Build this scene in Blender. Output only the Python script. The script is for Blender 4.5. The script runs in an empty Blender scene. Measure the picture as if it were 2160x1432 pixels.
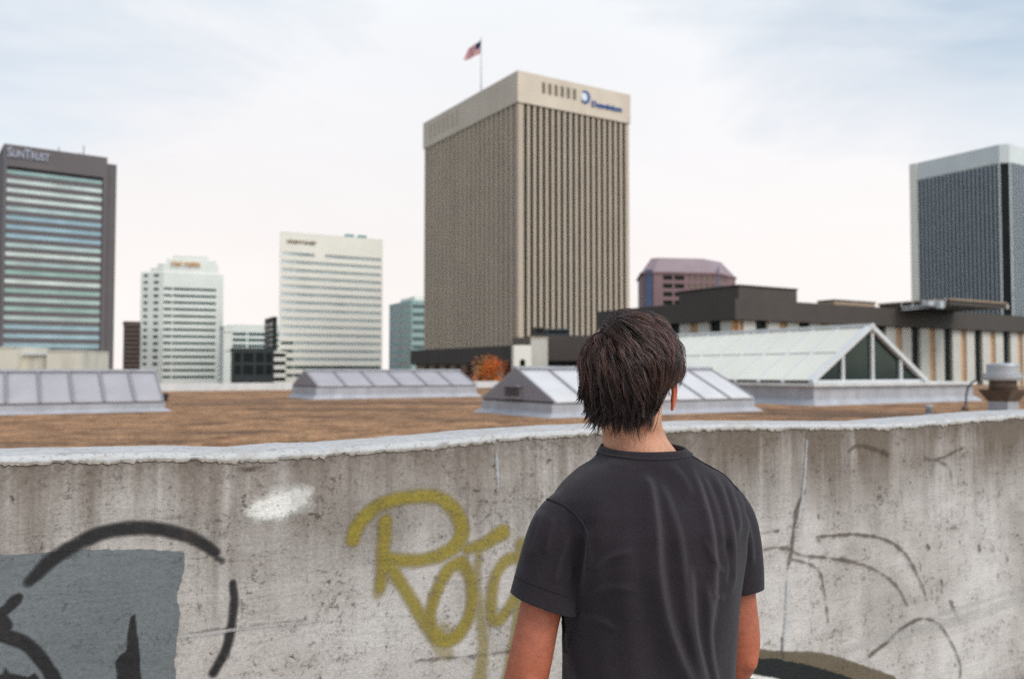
import bpy, bmesh, math, random
import numpy as np
from mathutils import Vector, Matrix, noise as mnoise
random.seed(7); RNG = np.random.default_rng(11)
SC = bpy.context.scene; COL = SC.collection
R = math.radians
# ------------------------------------------------------------------ camera model (pixels of the 2160x1432 photograph)
F, CX, CY, EYE = 1800.0, 1080.0, 716.0, 1.67
PITCH = math.atan((783 - 716) / F)
CP, SP = math.cos(PITCH), math.sin(PITCH)
def ray(x, y):
    rx, ry = (x - CX) / F, (CY - y) / F
    return Vector((rx, CP - ry * SP, SP + ry * CP))
def at(x, y, Y):
    d = ray(x, y); return Vector((0, 0, EYE)) + d * (Y / d.y)
def uu(x, y=783):
    d = ray(x, y); return d.x / d.y
def zz(x, y, Y): return at(x, y, Y).z
def on_plane(x, y, p, n):
    d = ray(x, y); o = Vector((0, 0, EYE)); return o + d * ((p - o).dot(n) / d.dot(n))
# ------------------------------------------------------------------ objects
def props(o, label=None, cat=None, group=None, kind=None):
    if label: o['label'] = label
    if cat: o['category'] = cat
    if group: o['group'] = group
    if kind: o['kind'] = kind
    return o
def empty(name, loc, rz=0, label=None, cat=None, group=None):
    o = bpy.data.objects.new(name, None); COL.objects.link(o)
    o.location = loc; o.rotation_euler = (0, 0, rz); o.empty_display_size = .3
    return props(o, label, cat, group)
class MB:
    def __init__(s): s.v = []; s.f = []; s.m = []
    def add(s, v, f, m=0):
        n = len(s.v); s.v += [tuple(p) for p in v]; s.f += [tuple(i + n for i in q) for q in f]; s.m += [m] * len(f); return s
    def box(s, x0, x1, y0, y1, z0, z1, m=0):
        if x1 < x0: x0, x1 = x1, x0
        if y1 < y0: y0, y1 = y1, y0
        if z1 < z0: z0, z1 = z1, z0
        v = [(x, y, z) for z in (z0, z1) for y in (y0, y1) for x in (x0, x1)]
        return s.add(v, [(0, 2, 3, 1), (4, 5, 7, 6), (0, 1, 5, 4), (2, 6, 7, 3), (0, 4, 6, 2), (1, 3, 7, 5)], m)
    def prism(s, pts, z0, z1, m=0):          # plan polygon, counter-clockwise
        n = len(pts)
        v = [(p[0], p[1], z0) for p in pts] + [(p[0], p[1], z1) for p in pts]
        f = [tuple(range(n))[::-1], tuple(range(n, 2 * n))] + [(i, (i + 1) % n, n + (i + 1) % n, n + i) for i in range(n)]
        return s.add(v, f, m)
    def frustum(s, p0, z0, p1, z1, m=0):
        n = len(p0)
        v = [(p[0], p[1], z0) for p in p0] + [(p[0], p[1], z1) for p in p1]
        f = [tuple(range(n))[::-1], tuple(range(n, 2 * n))] + [(i, (i + 1) % n, n + (i + 1) % n, n + i) for i in range(n)]
        return s.add(v, f, m)
    def slab(s, P0, P1, u0, u1, z0, z1, d0, d1, m=0):   # box on a wall line P0->P1, outward = right of the direction
        P0, P1 = Vector(P0[:2]), Vector(P1[:2]); t = (P1 - P0).normalized(); n = Vector((t.y, -t.x))
        q = [P0 + t * u0 + n * d1, P0 + t * u1 + n * d1, P0 + t * u1 + n * d0, P0 + t * u0 + n * d0]
        return s.prism(q, z0, z1, m)
    def bar(s, a, b, w, h, m=0, up=(0, 0, 1)):
        a, b = Vector(a), Vector(b); t = (b - a).normalized(); up = Vector(up)
        sx = t.cross(up)
        if sx.length < 1e-4: sx = t.cross(Vector((1, 0, 0)))
        sx.normalize(); su = sx.cross(t).normalized()
        v = [p + sx * (i * w / 2) + su * (j * h / 2) for p in (a, b) for i, j in ((-1, -1), (1, -1), (1, 1), (-1, 1))]
        return s.add(v, [(3, 2, 1, 0), (4, 5, 6, 7)] + [(i, (i + 1) % 4, 4 + (i + 1) % 4, 4 + i) for i in range(4)], m)
    def tube(s, pts, rad, n=8, m=0, cap=True):
        pts = [Vector(p) for p in pts]; rings = []
        if not hasattr(rad, '__len__'): rad = [rad] * len(pts)
        up = Vector((.13, .21, 1)).normalized()
        for i, p in enumerate(pts):
            t = (pts[min(i + 1, len(pts) - 1)] - pts[max(i - 1, 0)]).normalized()
            a = t.cross(up)
            if a.length < 1e-3: a = t.cross(Vector((1, 0, 0)))
            a.normalize(); b = t.cross(a).normalized()
            rings.append([p + (a * math.cos(k * 2 * math.pi / n) + b * math.sin(k * 2 * math.pi / n)) * rad[i] for k in range(n)])
        v = [q for r in rings for q in r]
        f = [(i * n + k, i * n + (k + 1) % n, (i + 1) * n + (k + 1) % n, (i + 1) * n + k) for i in range(len(pts) - 1) for k in range(n)]
        if cap: f += [tuple(range(n))[::-1], tuple(range((len(pts) - 1) * n, len(pts) * n))]
        return s.add(v, f, m)
    def lathe(s, prof, c=(0, 0), n=24, m=0):
        v = []; N = len(prof)
        for r, z in prof:
            v += [(c[0] + r * math.cos(k * 2 * math.pi / n), c[1] + r * math.sin(k * 2 * math.pi / n), z) for k in range(n)]
        f = [(i * n + k, i * n + (k + 1) % n, (i + 1) * n + (k + 1) % n, (i + 1) * n + k) for i in range(N - 1) for k in range(n)]
        f += [tuple(range(n))[::-1], tuple(range((N - 1) * n, N * n))]
        return s.add(v, f, m)
    def build(s, name, mats, parent=None, smooth=False, bevel=0, label=None):
        me = bpy.data.meshes.new(name); me.from_pydata(s.v, [], s.f)
        mats = mats if isinstance(mats, (list, tuple)) else [mats]
        for q in mats: me.materials.append(q)
        me.polygons.foreach_set('material_index', s.m)
        if smooth: me.polygons.foreach_set('use_smooth', [True] * len(s.f))
        me.update()
        o = bpy.data.objects.new(name, me); COL.objects.link(o)
        if parent: o.parent = parent
        if bevel:
            b = o.modifiers.new('bevel', 'BEVEL'); b.width = bevel; b.segments = 2; b.limit_method = 'ANGLE'
        if label: o['label'] = label
        return o
# ------------------------------------------------------------------ materials
def lin(r, g=None, b=None):
    if g is None: g = b = r
    def c(v):
        v /= 255.; return v / 12.92 if v <= .04045 else ((v + .055) / 1.055) ** 2.4
    return (c(r), c(g), c(b), 1)
class NT:
    def __init__(s, m): s.t = m.node_tree; s.n = s.t.nodes; s.l = s.t.links
    def node(s, typ, **kw):
        n = s.n.new(typ)
        for k, v in kw.items():
            if k == 'ins':
                for a, b in v.items():
                    if hasattr(b, 'is_output') : s.l.new(b, n.inputs[a])
                    else: n.inputs[a].default_value = b
            else: setattr(n, k, v)
        return n
    def math(s, op, a, b=0, clamp=False):
        return s.node('ShaderNodeMath', operation=op, use_clamp=clamp, ins={0: a, 1: b}).outputs[0]
    def mix(s, fac, a, b, typ='MIX'):
        return s.node('ShaderNodeMix', data_type='RGBA', blend_type=typ, ins={0: fac, 6: a, 7: b}).outputs[2]
    def ramp(s, fac, stops, interp='LINEAR'):
        r = s.node('ShaderNodeValToRGB', ins={0: fac}); r.color_ramp.interpolation = interp
        e = r.color_ramp.elements
        while len(e) < len(stops): e.new(.5)
        for q, (p, c) in zip(e, stops):
            q.position = p; q.color = c if hasattr(c, '__len__') else (c, c, c, 1)
        return r.outputs[0]
    def noise(s, vec, scale, detail=4, rough=.55, dist=0):
        return s.node('ShaderNodeTexNoise', ins={'Vector': vec, 'Scale': scale, 'Detail': detail, 'Roughness': rough, 'Distortion': dist}).outputs[0]
    def scaled(s, vec, sc, loc=(0, 0, 0)):
        return s.node('ShaderNodeMapping', ins={'Vector': vec, 'Scale': sc, 'Location': loc}).outputs[0]
def newmat(name):
    m = bpy.data.materials.new(name); m.use_nodes = True
    t = NT(m); bs = m.node_tree.nodes['Principled BSDF']; return m, t, bs
def mat(name, col, rough=.7, var=.12, scale=1.5, bump=0, bscale=30, spec=.3, metal=0, streak=0):
    m, t, bs = newmat(name)
    tc = t.node('ShaderNodeTexCoord').outputs['Object']
    n = t.noise(tc, scale, 5, .6)
    dark = tuple(c * (1 - var) for c in col[:3]) + (1,); light = tuple(min(1, c * (1 + var)) for c in col[:3]) + (1,)
    c = t.ramp(n, [(.3, dark), (.7, light)])
    if streak:
        st = t.noise(t.scaled(tc, (scale * 1.5, scale * 1.5, scale * .12)), 1, 3)
        c = t.mix(t.ramp(st, [(.45, 0), (.75, streak)]), c, tuple(q * .55 for q in col[:3]) + (1,))
    t.l.new(c, bs.inputs['Base Color'])
    bs.inputs['Roughness'].default_value = rough; bs.inputs['Specular IOR Level'].default_value = spec; bs.inputs['Metallic'].default_value = metal
    if bump:
        b = t.node('ShaderNodeBump', ins={'Strength': bump, 'Distance': .02, 'Height': t.noise(tc, bscale, 6, .65)})
        t.l.new(b.outputs[0], bs.inputs['Normal'])
    return m
def glass(name, col, rough=.08, metal=0., spec=.6, var=.25, scale=.15):
    return mat(name, col, rough, var, scale, 0, 30, spec, metal)
def text_mesh(body, size, extrude, bold=0, small_caps=None):
    cu = bpy.data.curves.new('lettering', 'FONT'); cu.body = body; cu.size = size; cu.extrude = extrude; cu.offset = bold
    if small_caps:
        cu.small_caps_scale = small_caps
        for f in cu.body_format: f.use_small_caps = True
    o = bpy.data.objects.new('lettering', cu); COL.objects.link(o)
    dg = bpy.context.evaluated_depsgraph_get()
    me = bpy.data.meshes.new_from_object(o.evaluated_get(dg)); bpy.data.objects.remove(o); bpy.data.curves.remove(cu)
    return me
def put_text(name, me, m, parent, loc, rot=(R(90), 0, 0), width=None):
    me.materials.clear(); me.materials.append(m)
    xs = [v.co.x for v in me.vertices]; x0, x1 = min(xs), max(xs); k = width / (x1 - x0) if width else 1
    for v in me.vertices: v.co.x = (v.co.x - x0) * k
    o = bpy.data.objects.new(name, me); COL.objects.link(o); o.parent = parent; o.location = loc; o.rotation_euler = rot
    return o
# ------------------------------------------------------------------ camera, sky, sun
cam_d = bpy.data.cameras.new('camera'); cam = bpy.data.objects.new('camera', cam_d); COL.objects.link(cam)
cam.location = (0, 0, EYE); cam.rotation_euler = (R(90) + PITCH, 0, 0)
cam_d.sensor_width = 36; cam_d.lens = F / 2160 * 36; cam_d.clip_end = 20000; cam_d.clip_start = .05
cam_d.dof.use_dof = True; cam_d.dof.focus_distance = 1.68; cam_d.dof.aperture_fstop = 4.0
SC.camera = cam
SC.view_settings.view_transform = 'Standard'; SC.view_settings.look = 'None'; SC.view_settings.gamma = 1
SC.view_settings.exposure = 0.12
SUN_EL, SUN_AZ = R(48), R(128)       # azimuth clockwise from +Y: behind the camera, to its right
sd = Vector((math.sin(SUN_AZ) * math.cos(SUN_EL), math.cos(SUN_AZ) * math.cos(SUN_EL), math.sin(SUN_EL)))
sl = bpy.data.lights.new('sun', 'SUN'); sl.energy = 1.5; sl.angle = R(28); sl.color = (1, .95, .88)
so = bpy.data.objects.new('sun', sl); COL.objects.link(so); so.rotation_euler = (-sd).to_track_quat('-Z', 'Y').to_euler()
so.location = sd * 50
w = bpy.data.worlds.new('World'); SC.world = w; w.use_nodes = True
t = NT(w); t.n.clear()
out = t.node('ShaderNodeOutputWorld')
sky = t.node('ShaderNodeTexSky', sky_type='NISHITA', sun_disc=False, sun_elevation=SUN_EL, sun_rotation=SUN_AZ, air_density=1.0, dust_density=.4)
bg_sky = t.node('ShaderNodeBackground', ins={'Color': t.mix(1.0, sky.outputs[0], (.90, 1.06, .98, 1), 'MULTIPLY'), 'Strength': .14})
tc = t.node('ShaderNodeTexCoord').outputs['Generated']
sep = t.node('ShaderNodeSeparateXYZ', ins={0: tc})
el = sep.outputs[2]
cloud = t.ramp(el, [(0, (.93, .875, .845, 1)), (.12, (.93, .885, .865, 1)), (.27, (.87, .865, .885, 1)), (.42, (.86, .89, .92, 1)), (1, (1.0, 1.0, 1.02, 1))])
# cloud deck brightest overhead; unseen glow round sun added to light facing surfaces
gl = t.math('POWER', t.math('MAXIMUM', t.node('ShaderNodeVectorMath', operation='DOT_PRODUCT', ins={0: tc, 1: tuple(sd)}).outputs['Value'], 0), 3)
zen = t.math('POWER', t.math('MAXIMUM', t.math('SUBTRACT', el, .42), 0), 1.2)
boost = t.math('ADD', t.math('ADD', 1.0, t.math('MULTIPLY', zen, 2.2)), t.math('MULTIPLY', gl, 2.2))
nz = t.noise(t.scaled(tc, (1.1, 1.1, 3.4)), 2.6, 6, .6, .4)
nz2 = t.noise(t.scaled(tc, (.7, .7, 2.6), (3, 1, .4)), 2.1, 5, .55, .6)
mot = t.ramp(nz2, [(.3, .96), (.7, 1.03)])
cloud = t.mix(1.0, cloud, mot, 'MULTIPLY')
bg_cl = t.node('ShaderNodeBackground', ins={'Color': cloud, 'Strength': boost})
# thin places in the deck: to both sides, higher up
side = t.math('ABSOLUTE', t.math('ADD', sep.outputs[0], .02))
thin = t.math('ADD', t.math('MULTIPLY', side, .74), t.math('MULTIPLY', t.math('SUBTRACT', el, .30), 1.1))
cov = t.math('ADD', t.math('MULTIPLY', t.math('SUBTRACT', nz, .5), .6), thin)
fac = t.ramp(cov, [(.16, 1), (.66, .22)])
mx = t.node('ShaderNodeMixShader', ins={0: fac, 1: bg_sky.outputs[0], 2: bg_cl.outputs[0]})
t.l.new(mx.outputs[0], out.inputs[0])
SC.cycles.max_bounces = 8; SC.cycles.transparent_max_bounces = 24; SC.cycles.use_denoising = False
SC.cycles.sample_clamp_indirect = 6
# ------------------------------------------------------------------ setting
ZG = -12.0                      # street level below the parking deck
M_asph = mat('asphalt', (.05, .05, .052, 1), .9, .25, .05)
mb = MB(); mb.box(-4000, 4000, -4000, 9000, ZG - 1, ZG)
props(mb.build('ground', M_asph), kind='structure')

def fit(x_corner, y_ref, Y, a_deg, xr=None, xl=None):
    """near corner of a building and the lengths of its right-going and left-going faces"""
    a = R(a_deg); C = Vector((uu(x_corner, y_ref) * Y, Y)); Rd = Vector((math.cos(a), math.sin(a))); Ld = Vector((-math.sin(a), math.cos(a)))
    W = D = None
    def ln(d, u): return (u * C.y - C.x) / (d.x - u * d.y)
    if xr is not None: W = ln(Rd, uu(xr, y_ref))
    if xl is not None: D = ln(Ld, uu(xl, y_ref))
    return C, a, W, D, (lambda x, y=y_ref: ln(Rd, uu(x, y))), (lambda x, y=y_ref: ln(Ld, uu(x, y)))

def facade(mbw, P0, P1, rows, d, win_out=None, wd=.12):
    """wall cells of thickness d in front of line P0->P1; rows: (z0, z1, [openings (u0, u1)]). The glass of every opening is a part of its own"""
    L = (Vector(P1[:2]) - Vector(P0[:2])).length; res = []
    for z0, z1, ops in rows:
        u = 0
        for a, b in sorted(ops):
            if a > u + 1e-4: mbw.slab(P0, P1, u, a, z0, z1, 0, d)
            res.append((a, b, z0, z1)); u = b
        if u < L - 1e-4: mbw.slab(P0, P1, u, L, z0, z1, 0, d)
    return [(P0, P1, r) for r in res]
def windows(res, m, parent, name='window', depth=.15):
    for P0, P1, (a, b, z0, z1) in res:
        mm = m(z0, z1) if callable(m) else m
        MB().slab(P0, P1, a + .003, b - .003, z0 + .003, z1 - .003, .01, depth).build(name, mm, parent)

def glyph_row(name, parent, m, P, width, h, words_, depth=.25, seed=1):
    """a row of raised sign characters too small to read in the photograph: uneven strokes"""
    rg = random.Random(seed); mb = MB(); x = 0; n = sum(words_) + len(words_) - 1; cw = width / n
    for wi, k in enumerate(words_):
        for i in range(k):
            ww = cw * rg.uniform(.62, .86)
            mb.box(x, x + ww * .3, -depth, 0, 0, h * rg.uniform(.85, 1)); q = rg.uniform(.2, .7)
            mb.box(x + ww * .3, x + ww, -depth, 0, h * q, h * (q + .25))
            if rg.random() < .6: mb.box(x + ww * .7, x + ww * .98, -depth, 0, h * .0, h * q)
            x += cw
        x += cw
    o = mb.build(name, m, parent); o.location = P; return o

# ------------------------------------------------------------------ materials of the city
M_tan = mat('tan_precast', lin(190, 173, 153), .8, .07, .12, streak=.15)
M_tan_l = mat('pale_precast', lin(216, 200, 180), .8, .06, .15, streak=.2)
M_louv = mat('louvre', lin(120, 108, 92), .8, .1, 1)
M_dglass = glass('dark_glass', (.010, .014, .013, 1), .35, 0, .12)
M_shadeglass = glass('wall_shade_glass', lin(128, 115, 102), .5, 0, .2)  # glass given the shaded wall's colour, so the left ribs look even
M_grey_gr = mat('grey_granite', lin(106, 98, 98), .7, .07, .2, streak=.12)
M_blueglass = [glass('reflective_glass', c, .12, .55, .5, .25, .12) for c in (lin(152, 168, 165), lin(178, 186, 180), lin(132, 156, 164), lin(134, 158, 151))]
M_white = mat('white_concrete', lin(240, 234, 220), .75, .04, .1)
M_white2 = mat('pale_concrete', lin(232, 233, 224), .75, .05, .1)
M_gglass = glass('green_grey_glass', lin(72, 92, 90), .15, .1, .4, .5, .1)
M_pglass = glass('pale_blue_glass', lin(196, 206, 206), .15, .3, .4, .25, .08)
M_teal = glass('teal_glass', lin(120, 160, 160), .12, .35, .5, .3, .08)
M_bronze = mat('bronze_cladding', lin(80, 72, 66), .7, .08, .3, streak=.2)
M_bronze_d = mat('dark_cladding', lin(62, 56, 52), .7, .1, .3)
M_sign_blue = mat('sign_blue', lin(30, 84, 150), .5, .03)
M_sign_white = mat('sign_white', lin(225, 230, 238), .5, .03)
M_sign_grey = mat('sign_grey', lin(168, 170, 182), .5, .05)
M_sign_or = mat('sign_orange', lin(205, 150, 75), .5, .05)
M_sign_br = mat('sign_brown', lin(140, 122, 100), .5, .05)
M_steel = mat('painted_steel', lin(190, 192, 194), .45, .05, 2)
M_roofdeck = mat('roof_deck', lin(120, 112, 104), .9, .1, .5)

# ------------------------------------------------------------------ tan office tower with the emblem
Y0 = 220; C, a, W, D, rx, lx = fit(1093, 215, Y0, 31.8, 1326, 896)
z0, zc0, zc1 = ZG, zz(1093, 216, Y0), zz(1093, 150, Y0)
T = empty('office_tower', (C.x, C.y, ZG), a, 'tall tan office tower with blue emblem and vertical ribs, flag pole on its roof', 'office tower')
h = lambda z: z - ZG
pd = .58; PW = 2.0
wall = MB(); wall.box(pd, W - pd, pd, D - pd, 0, h(zc0) - .02)
cp = 1.75
wall.box(0, cp, 0, cp, 0, h(zc0)); wall.box(W - .5, W, 0, cp, 0, h(zc0)); wall.box(0, cp, D - .5, D, 0, h(zc0)); wall.box(W - 1, W, D - 1, D, 0, h(zc0))
n = 18; per = (W - cp - .45) / n; ww = per * .56
for i in range(n):
    x = cp + i * per
    MB().box(x + .01, x + ww - .01, pd - .08, pd - .01, .1, h(zc0) - .05).build('window', M_dglass, T)
    if i < n - 1 or True: wall.box(x + ww, x + per - (.0 if i < n - 1 else .05), 0, pd, 0, h(zc0))
n2 = 21; per2 = (D - cp - .5) / n2; w2 = per2 * .42
for i in range(n2):
    y = cp + i * per2
    MB().box(pd - .08, pd - .01, y + .01, y + w2 - .01, .1, h(zc0) - .05).build('window', M_shadeglass, T)
    wall.box(-.1, pd, y + w2, y + per2, 0, h(zc0))
wall.build('wall', M_tan, T)
cr = MB(); cr.box(-.35, W + .35, -.35, D + .35, h(zc0), h(zc1)); cr.build('crown', M_tan_l, T)
# louvred openings in the crown
zt, zb = zz(1160, 180, Y0 + 6), zz(1160, 203, Y0 + 6)
for i in range(6):
    x = rx(1142 + i * 13.0, 190)
    MB().box(x, x + 1.0, -.42, -.36, h(zb) , h(zt)).build('vent', M_louv, T)
zt, zb = zz(1000, 248, Y0 + 36), zz(1000, 278, Y0 + 36)
for i in range(7):
    y = lx(968, 262) + i * (lx(912, 262) - lx(968, 262)) / 6
    MB().box(-.42, -.36, y, y + 1.0, h(zb) - .2, h(zt) - .2).build('vent', M_tan, T)
# emblem: an open ring with a pale centre, lettering to its lower right
ex, ez, er = rx(1232, 205), zz(1232, 205.5, Y0 + 11), 1.75
em = MB(); N = 40; ang = [R(125) - R(265) * i / N for i in range(N + 1)]
vo = []
for i, t_ in enumerate(ang):
    k = i / N; wd = .30 + .42 * math.sin(math.pi * min(1, k * 1.05)) 
    for rr in (er, er - wd):
        for y in (-.62, -.36): vo.append((ex + rr * math.cos(t_) * .95, y, h(ez) + rr * math.sin(t_)))
ff = []
for i in range(N):
    b = i * 4; c_ = b + 4
    ff += [(b, b + 2, c_ + 2, c_), (b + 1, c_ + 1, c_ + 3, b + 3), (b, c_, c_ + 1, b + 1), (b + 2, b + 3, c_ + 3, c_ + 2)]
ff += [(0, 1, 3, 2), (N * 4, N * 4 + 2, N * 4 + 3, N * 4 + 1)]
em.add(vo, ff); em.build('emblem', M_sign_blue, T)
dc = MB(); pts = [(ex - .25 + .95 * math.cos(i * 2 * math.pi / 24), h(ez) + .0 + 1.1 * math.sin(i * 2 * math.pi / 24)) for i in range(24)]
dc.add([(x, -.5, z) for x, z in pts] + [(x, -.36, z) for x, z in pts], [tuple(range(24)), tuple(range(24, 48))[::-1]] + [((i + 1) % 24, i, 24 + i, 24 + (i + 1) % 24) for i in range(24)])
dc.build('emblem_disc', M_sign_white, T)
x0, x1 = rx(1246, 225), rx(1309, 235)
put_text('sign_lettering', text_mesh('Dominion', 2.1, .12, .05), M_sign_blue, T, (x0, -.5, h(zz(1246, 227.5, Y0 + 13.5))), width=x1 - x0)
# roof plant hidden behind the crown keeps the roof closed
MB().box(8, W - 8, 10, D - 10, h(zc1) + .01, h(zc1) + 1.0).build('roof_plant', M_louv, T)

# ------------------------------------------------------------------ flag pole on the roof and its flag
Yp = Y0 + 34; pz0 = zc1; top = at(1015, 82, Yp)
fp = empty('flagpole', (top.x, top.y, pz0), 0, 'slender pale flagpole standing on the roof of the tan tower', 'flagpole')
MB().lathe([(.24, 0), (.16, top.z - pz0)], n=10).build('pole', M_steel, fp, True)
MB().lathe([(.02, top.z - pz0), (.2, top.z - pz0 + .15), (.2, top.z - pz0 + .3), (.02, top.z - pz0 + .45)], n=10).build('finial', M_steel, fp, True)
M_fr, M_fw, M_fb = mat('flag_red', lin(176, 62, 70), .8, .05), mat('flag_white', lin(206, 186, 186), .8, .05), mat('flag_blue', lin(40, 46, 70), .8, .05)
fm = MB(); A = at(1014, 85, Yp); Bq = at(1013, 113, Yp); Cq = at(978, 128, Yp); Dq = at(989, 101, Yp)
NU, NV = 20, 13; vs = []
for j in range(NV + 1):
    for i in range(NU + 1):
        u_, v_ = i / NU, j / NV
        p = (A * (1 - u_) + Dq * u_) * (1 - v_) + (Bq * (1 - u_) + Cq * u_) * v_
        p = p + Vector((0, .45 * math.sin(u_ * 9 + v_ * 1.5) * u_ ** .5, -.25 * math.sin(u_ * 3.1)))
        vs.append(p - A)
fs = [(j * (NU + 1) + i, j * (NU + 1) + i + 1, (j + 1) * (NU + 1) + i + 1, (j + 1) * (NU + 1) + i) for j in range(NV) for i in range(NU)]
me = bpy.data.meshes.new('flag'); me.from_pydata([tuple(v) for v in vs], [], fs)
for q in (M_fr, M_fw, M_fb): me.materials.append(q)
me.polygons.foreach_set('material_index', [2 if (i < 8 and j < 7) else j % 2 for j in range(NV) for i in range(NU)])
fl = bpy.data.objects.new('flag', me); COL.objects.link(fl); fl.location = A
s_ = fl.modifiers.new('thickness', 'SOLIDIFY'); s_.thickness = .03
props(fl, 'red and white striped flag with dark blue corner drooping from the rooftop pole', 'flag')

# ------------------------------------------------------------------ grey tower with ribbon windows (left)
Y1 = 205; C, a, W, D, rx, lx = fit(9, 303, Y1, 36.5, 250)
D = 34
T = empty('office_tower', (C.x, C.y, ZG), a, 'dark grey granite office tower with pale ribbon windows at the left edge', 'office tower')
zt = zz(9, 303, Y1); xs_ = rx(227, 330)
dd = 1.0; xa, xb = rx(15, 352), rx(218, 372); ztop, zbot = zz(12, 349, Y1), zz(12, 745, Y1)
wall = MB(); wall.box(0, xs_, dd, D, 0, h(zt)); wall.box(xs_, W, 1.6, D - 2, 0, h(zt) - 1.2)
wall.box(0, xa, 0, dd, 0, h(zt)); wall.box(xb, xs_, 0, dd, 0, h(zt)); wall.box(xa, xb, 0, dd, h(ztop), h(zt)); 
ys = [352 + 19.35 * i for i in range(20)]
py = lambda y: h(zz(14, y, Y1))
for i in range(19):
    wall.box(xa, xb, .55, dd, py(ys[i + 1] + 2.0), py(ys[i] + 11.5))       # spandrels
wall.box(xa, xb, .55, dd, 0, py(ys[19] + 22))
order = [3, 1, 1, 1, 0, 2, 2, 2, 0, 1, 0, 3, 1, 3, 0, 3, 0, 2, 2, 2]  # row tints paint reflected sky and cloud into the glass
for i in range(20):
    top_ = ys[i] + 2.0 + (1.5 if i == 0 else 0); bot = ys[i] + (11.5 if i < 19 else 13)
    MB().box(xa + .01, xb - .01, .8, dd - .02, py(bot) + .005, py(top_) - .005).build('window', M_blueglass[order[i]], T)
MB().box(rx(163, 770), rx(212, 770), .4, .54, py(778), py(766)).build('louvre', M_dglass, T)
wall.build('wall', M_grey_gr, T)
put_text('sign_lettering', text_mesh('SunTrust', 3.2, .15, .06, .78), M_sign_grey, T, (rx(16, 322), -.2, h(zz(16, 329, Y1))), width=rx(104, 330) - rx(16, 322))
for px_, hh in ((127, 1.6), (172, 1.0), (180, 2.8), (62, .7)):
    x = rx(px_, 310); MB().box(x, x + .18, 2.5, 2.7, h(zt), h(zt) + hh).box(x - .3, x + .5, 2.4, 2.8, h(zt), h(zt) + .35).build('antenna', M_bronze, T)

# ------------------------------------------------------------------ white stepped tower with chamfered corner
Y2 = 330; C, a, W, D, rx, lx = fit(344, 600, Y2, 22, 461)
T = empty('office_tower', (C.x, C.y, ZG), a, 'white office tower with stepped chamfered top and dark strip windows', 'office tower')
c = math.sqrt(.5); cl = 9.0
A_ = (-cl * math.cos(R(28)), cl * math.sin(R(28))); 
plan = [(0, 0), (W, 0), (W + 2.0, 2.2), (W + 2.0, 26), (A_[0], 30), A_]
zs = zz(344, 574, Y2); zsh = zz(300, 578, Y2)
wall = MB(); wall.prism(plan, 0, h(zs))
ins = lambda k: [(k, .05), (W - k, .05), (W - k, 22), (k, 22)]
zt = zz(380, 537, Y2)
steps = [(-4.6, zz(344, 565, Y2)), (-2.2, zz(344, 556, Y2)), (1.0, zz(344, 546, Y2)), (3.5, zt)]
zp = h(zs)
for k, z in steps:
    wall.prism([(k, .04 + .04 * k), (W - max(k, 0) * 1.2 + 0.3, .04 + .04 * abs(k)), (W - max(k, 0), 22), (k, 22)] if k > -1 else [(k, -k * .55), (0, .06), (W, .06), (W + .8, 22), (k, 22)], zp, h(z)); zp = h(z)
rows = []; py = lambda y: h(zz(344, y, Y2)); pitch = 14.35
y = 607
z_prev = 0; R_ = []
i = 0
ylist = [(606 + pitch * i, 606 + pitch * i + 5.6) for i in range(14)]
prev = h(zs)
for (ya, yb) in ylist:
    R_.append((py(ya), prev, [])); R_.append((py(yb), py(ya), [(.25, rx(364, 700) - .4), (rx(364, 700), W - .9)])); prev = py(yb)
R_.append((0, prev, []))
res = facade(wall, (0, 0), (W, 0), R_, .35)
windows(res, M_gglass, T)
R2 = []; prev = h(zs); LL = cl
for k in range(16):
    ya = 577 + pitch * k + 1; yb = ya + 6.5
    R2.append((py(ya), prev, [])); R2.append((py(yb), py(ya), [(1.2, 2.9), (5.3, 7.4)])); prev = py(yb)
R2.append((0, prev, []))
res = facade(wall, A_, (0, 0), R2, .3)
windows(res, M_gglass, T)
wall.build('wall', M_white2, T)
glyph_row('sign_lettering', T, M_sign_or, (rx(362, 556), -.45, h(zz(362, 560, Y2))), rx(424, 556) - rx(362, 556), 2.0, [5, 8], seed=4)

# ------------------------------------------------------------------ broad white tower
Y3 = 300; C, a, W, D, rx, lx = fit(591, 492, Y3, 30.0, 807)
T = empty('office_tower', (C.x, C.y, ZG), a, 'broad cream white office tower with pale blue ribbon windows between two dark blocks', 'office tower')
zt = zz(591, 491, Y3); D = 30
rv = Matrix.Rotation(-a, 2) @ Vector((uu(588, 640), 1.0)); rv = rv / rv.y * D     # the block is not square: its left flank lies along the line of sight
plan3 = [(0, 0), (W, 0), (W, D), (rv.x, D)]
wall = MB(); wall.prism(plan3, 0, h(zt)); py = lambda y: h(zz(591, y, Y3))
R_ = []; prev = h(zt); pitch = 17.15; xe = rx(803, 650)
for i in range(16):
    ya = 531 + pitch * i; yb = ya + 7.0
    ops = [(rx(592.5, 650) , rx(620, 650) - .1), (rx(620, 650) + .1, xe)] if i != 0 else [(rx(594, 650), rx(662, 650)), (rx(684, 650), xe)]
    R_.append((py(ya), prev, [])); R_.append((py(yb), py(ya), [(max(.1, o[0]), o[1]) for o in ops])); prev = py(yb)
R_.append((0, prev, []))
res = facade(wall, (0, 0), (W, 0), R_, .35)
for P0, P1, rr in res:
    i = round((py(531) - rr[3]) / (py(531) - py(531 + pitch)))
    m_ = M_gglass if (i >= 14 or (i >= 11 and rr[1] < W * .3)) else M_pglass
    windows([(P0, P1, rr)], m_, T)
wall.build('wall', M_white, T)
MB().prism([(-.1, -.36), (W + .02, -.36), (W + .02, D), (rv.x, D)], h(zt), h(zt) + .5).build('parapet', M_white, T)
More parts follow.
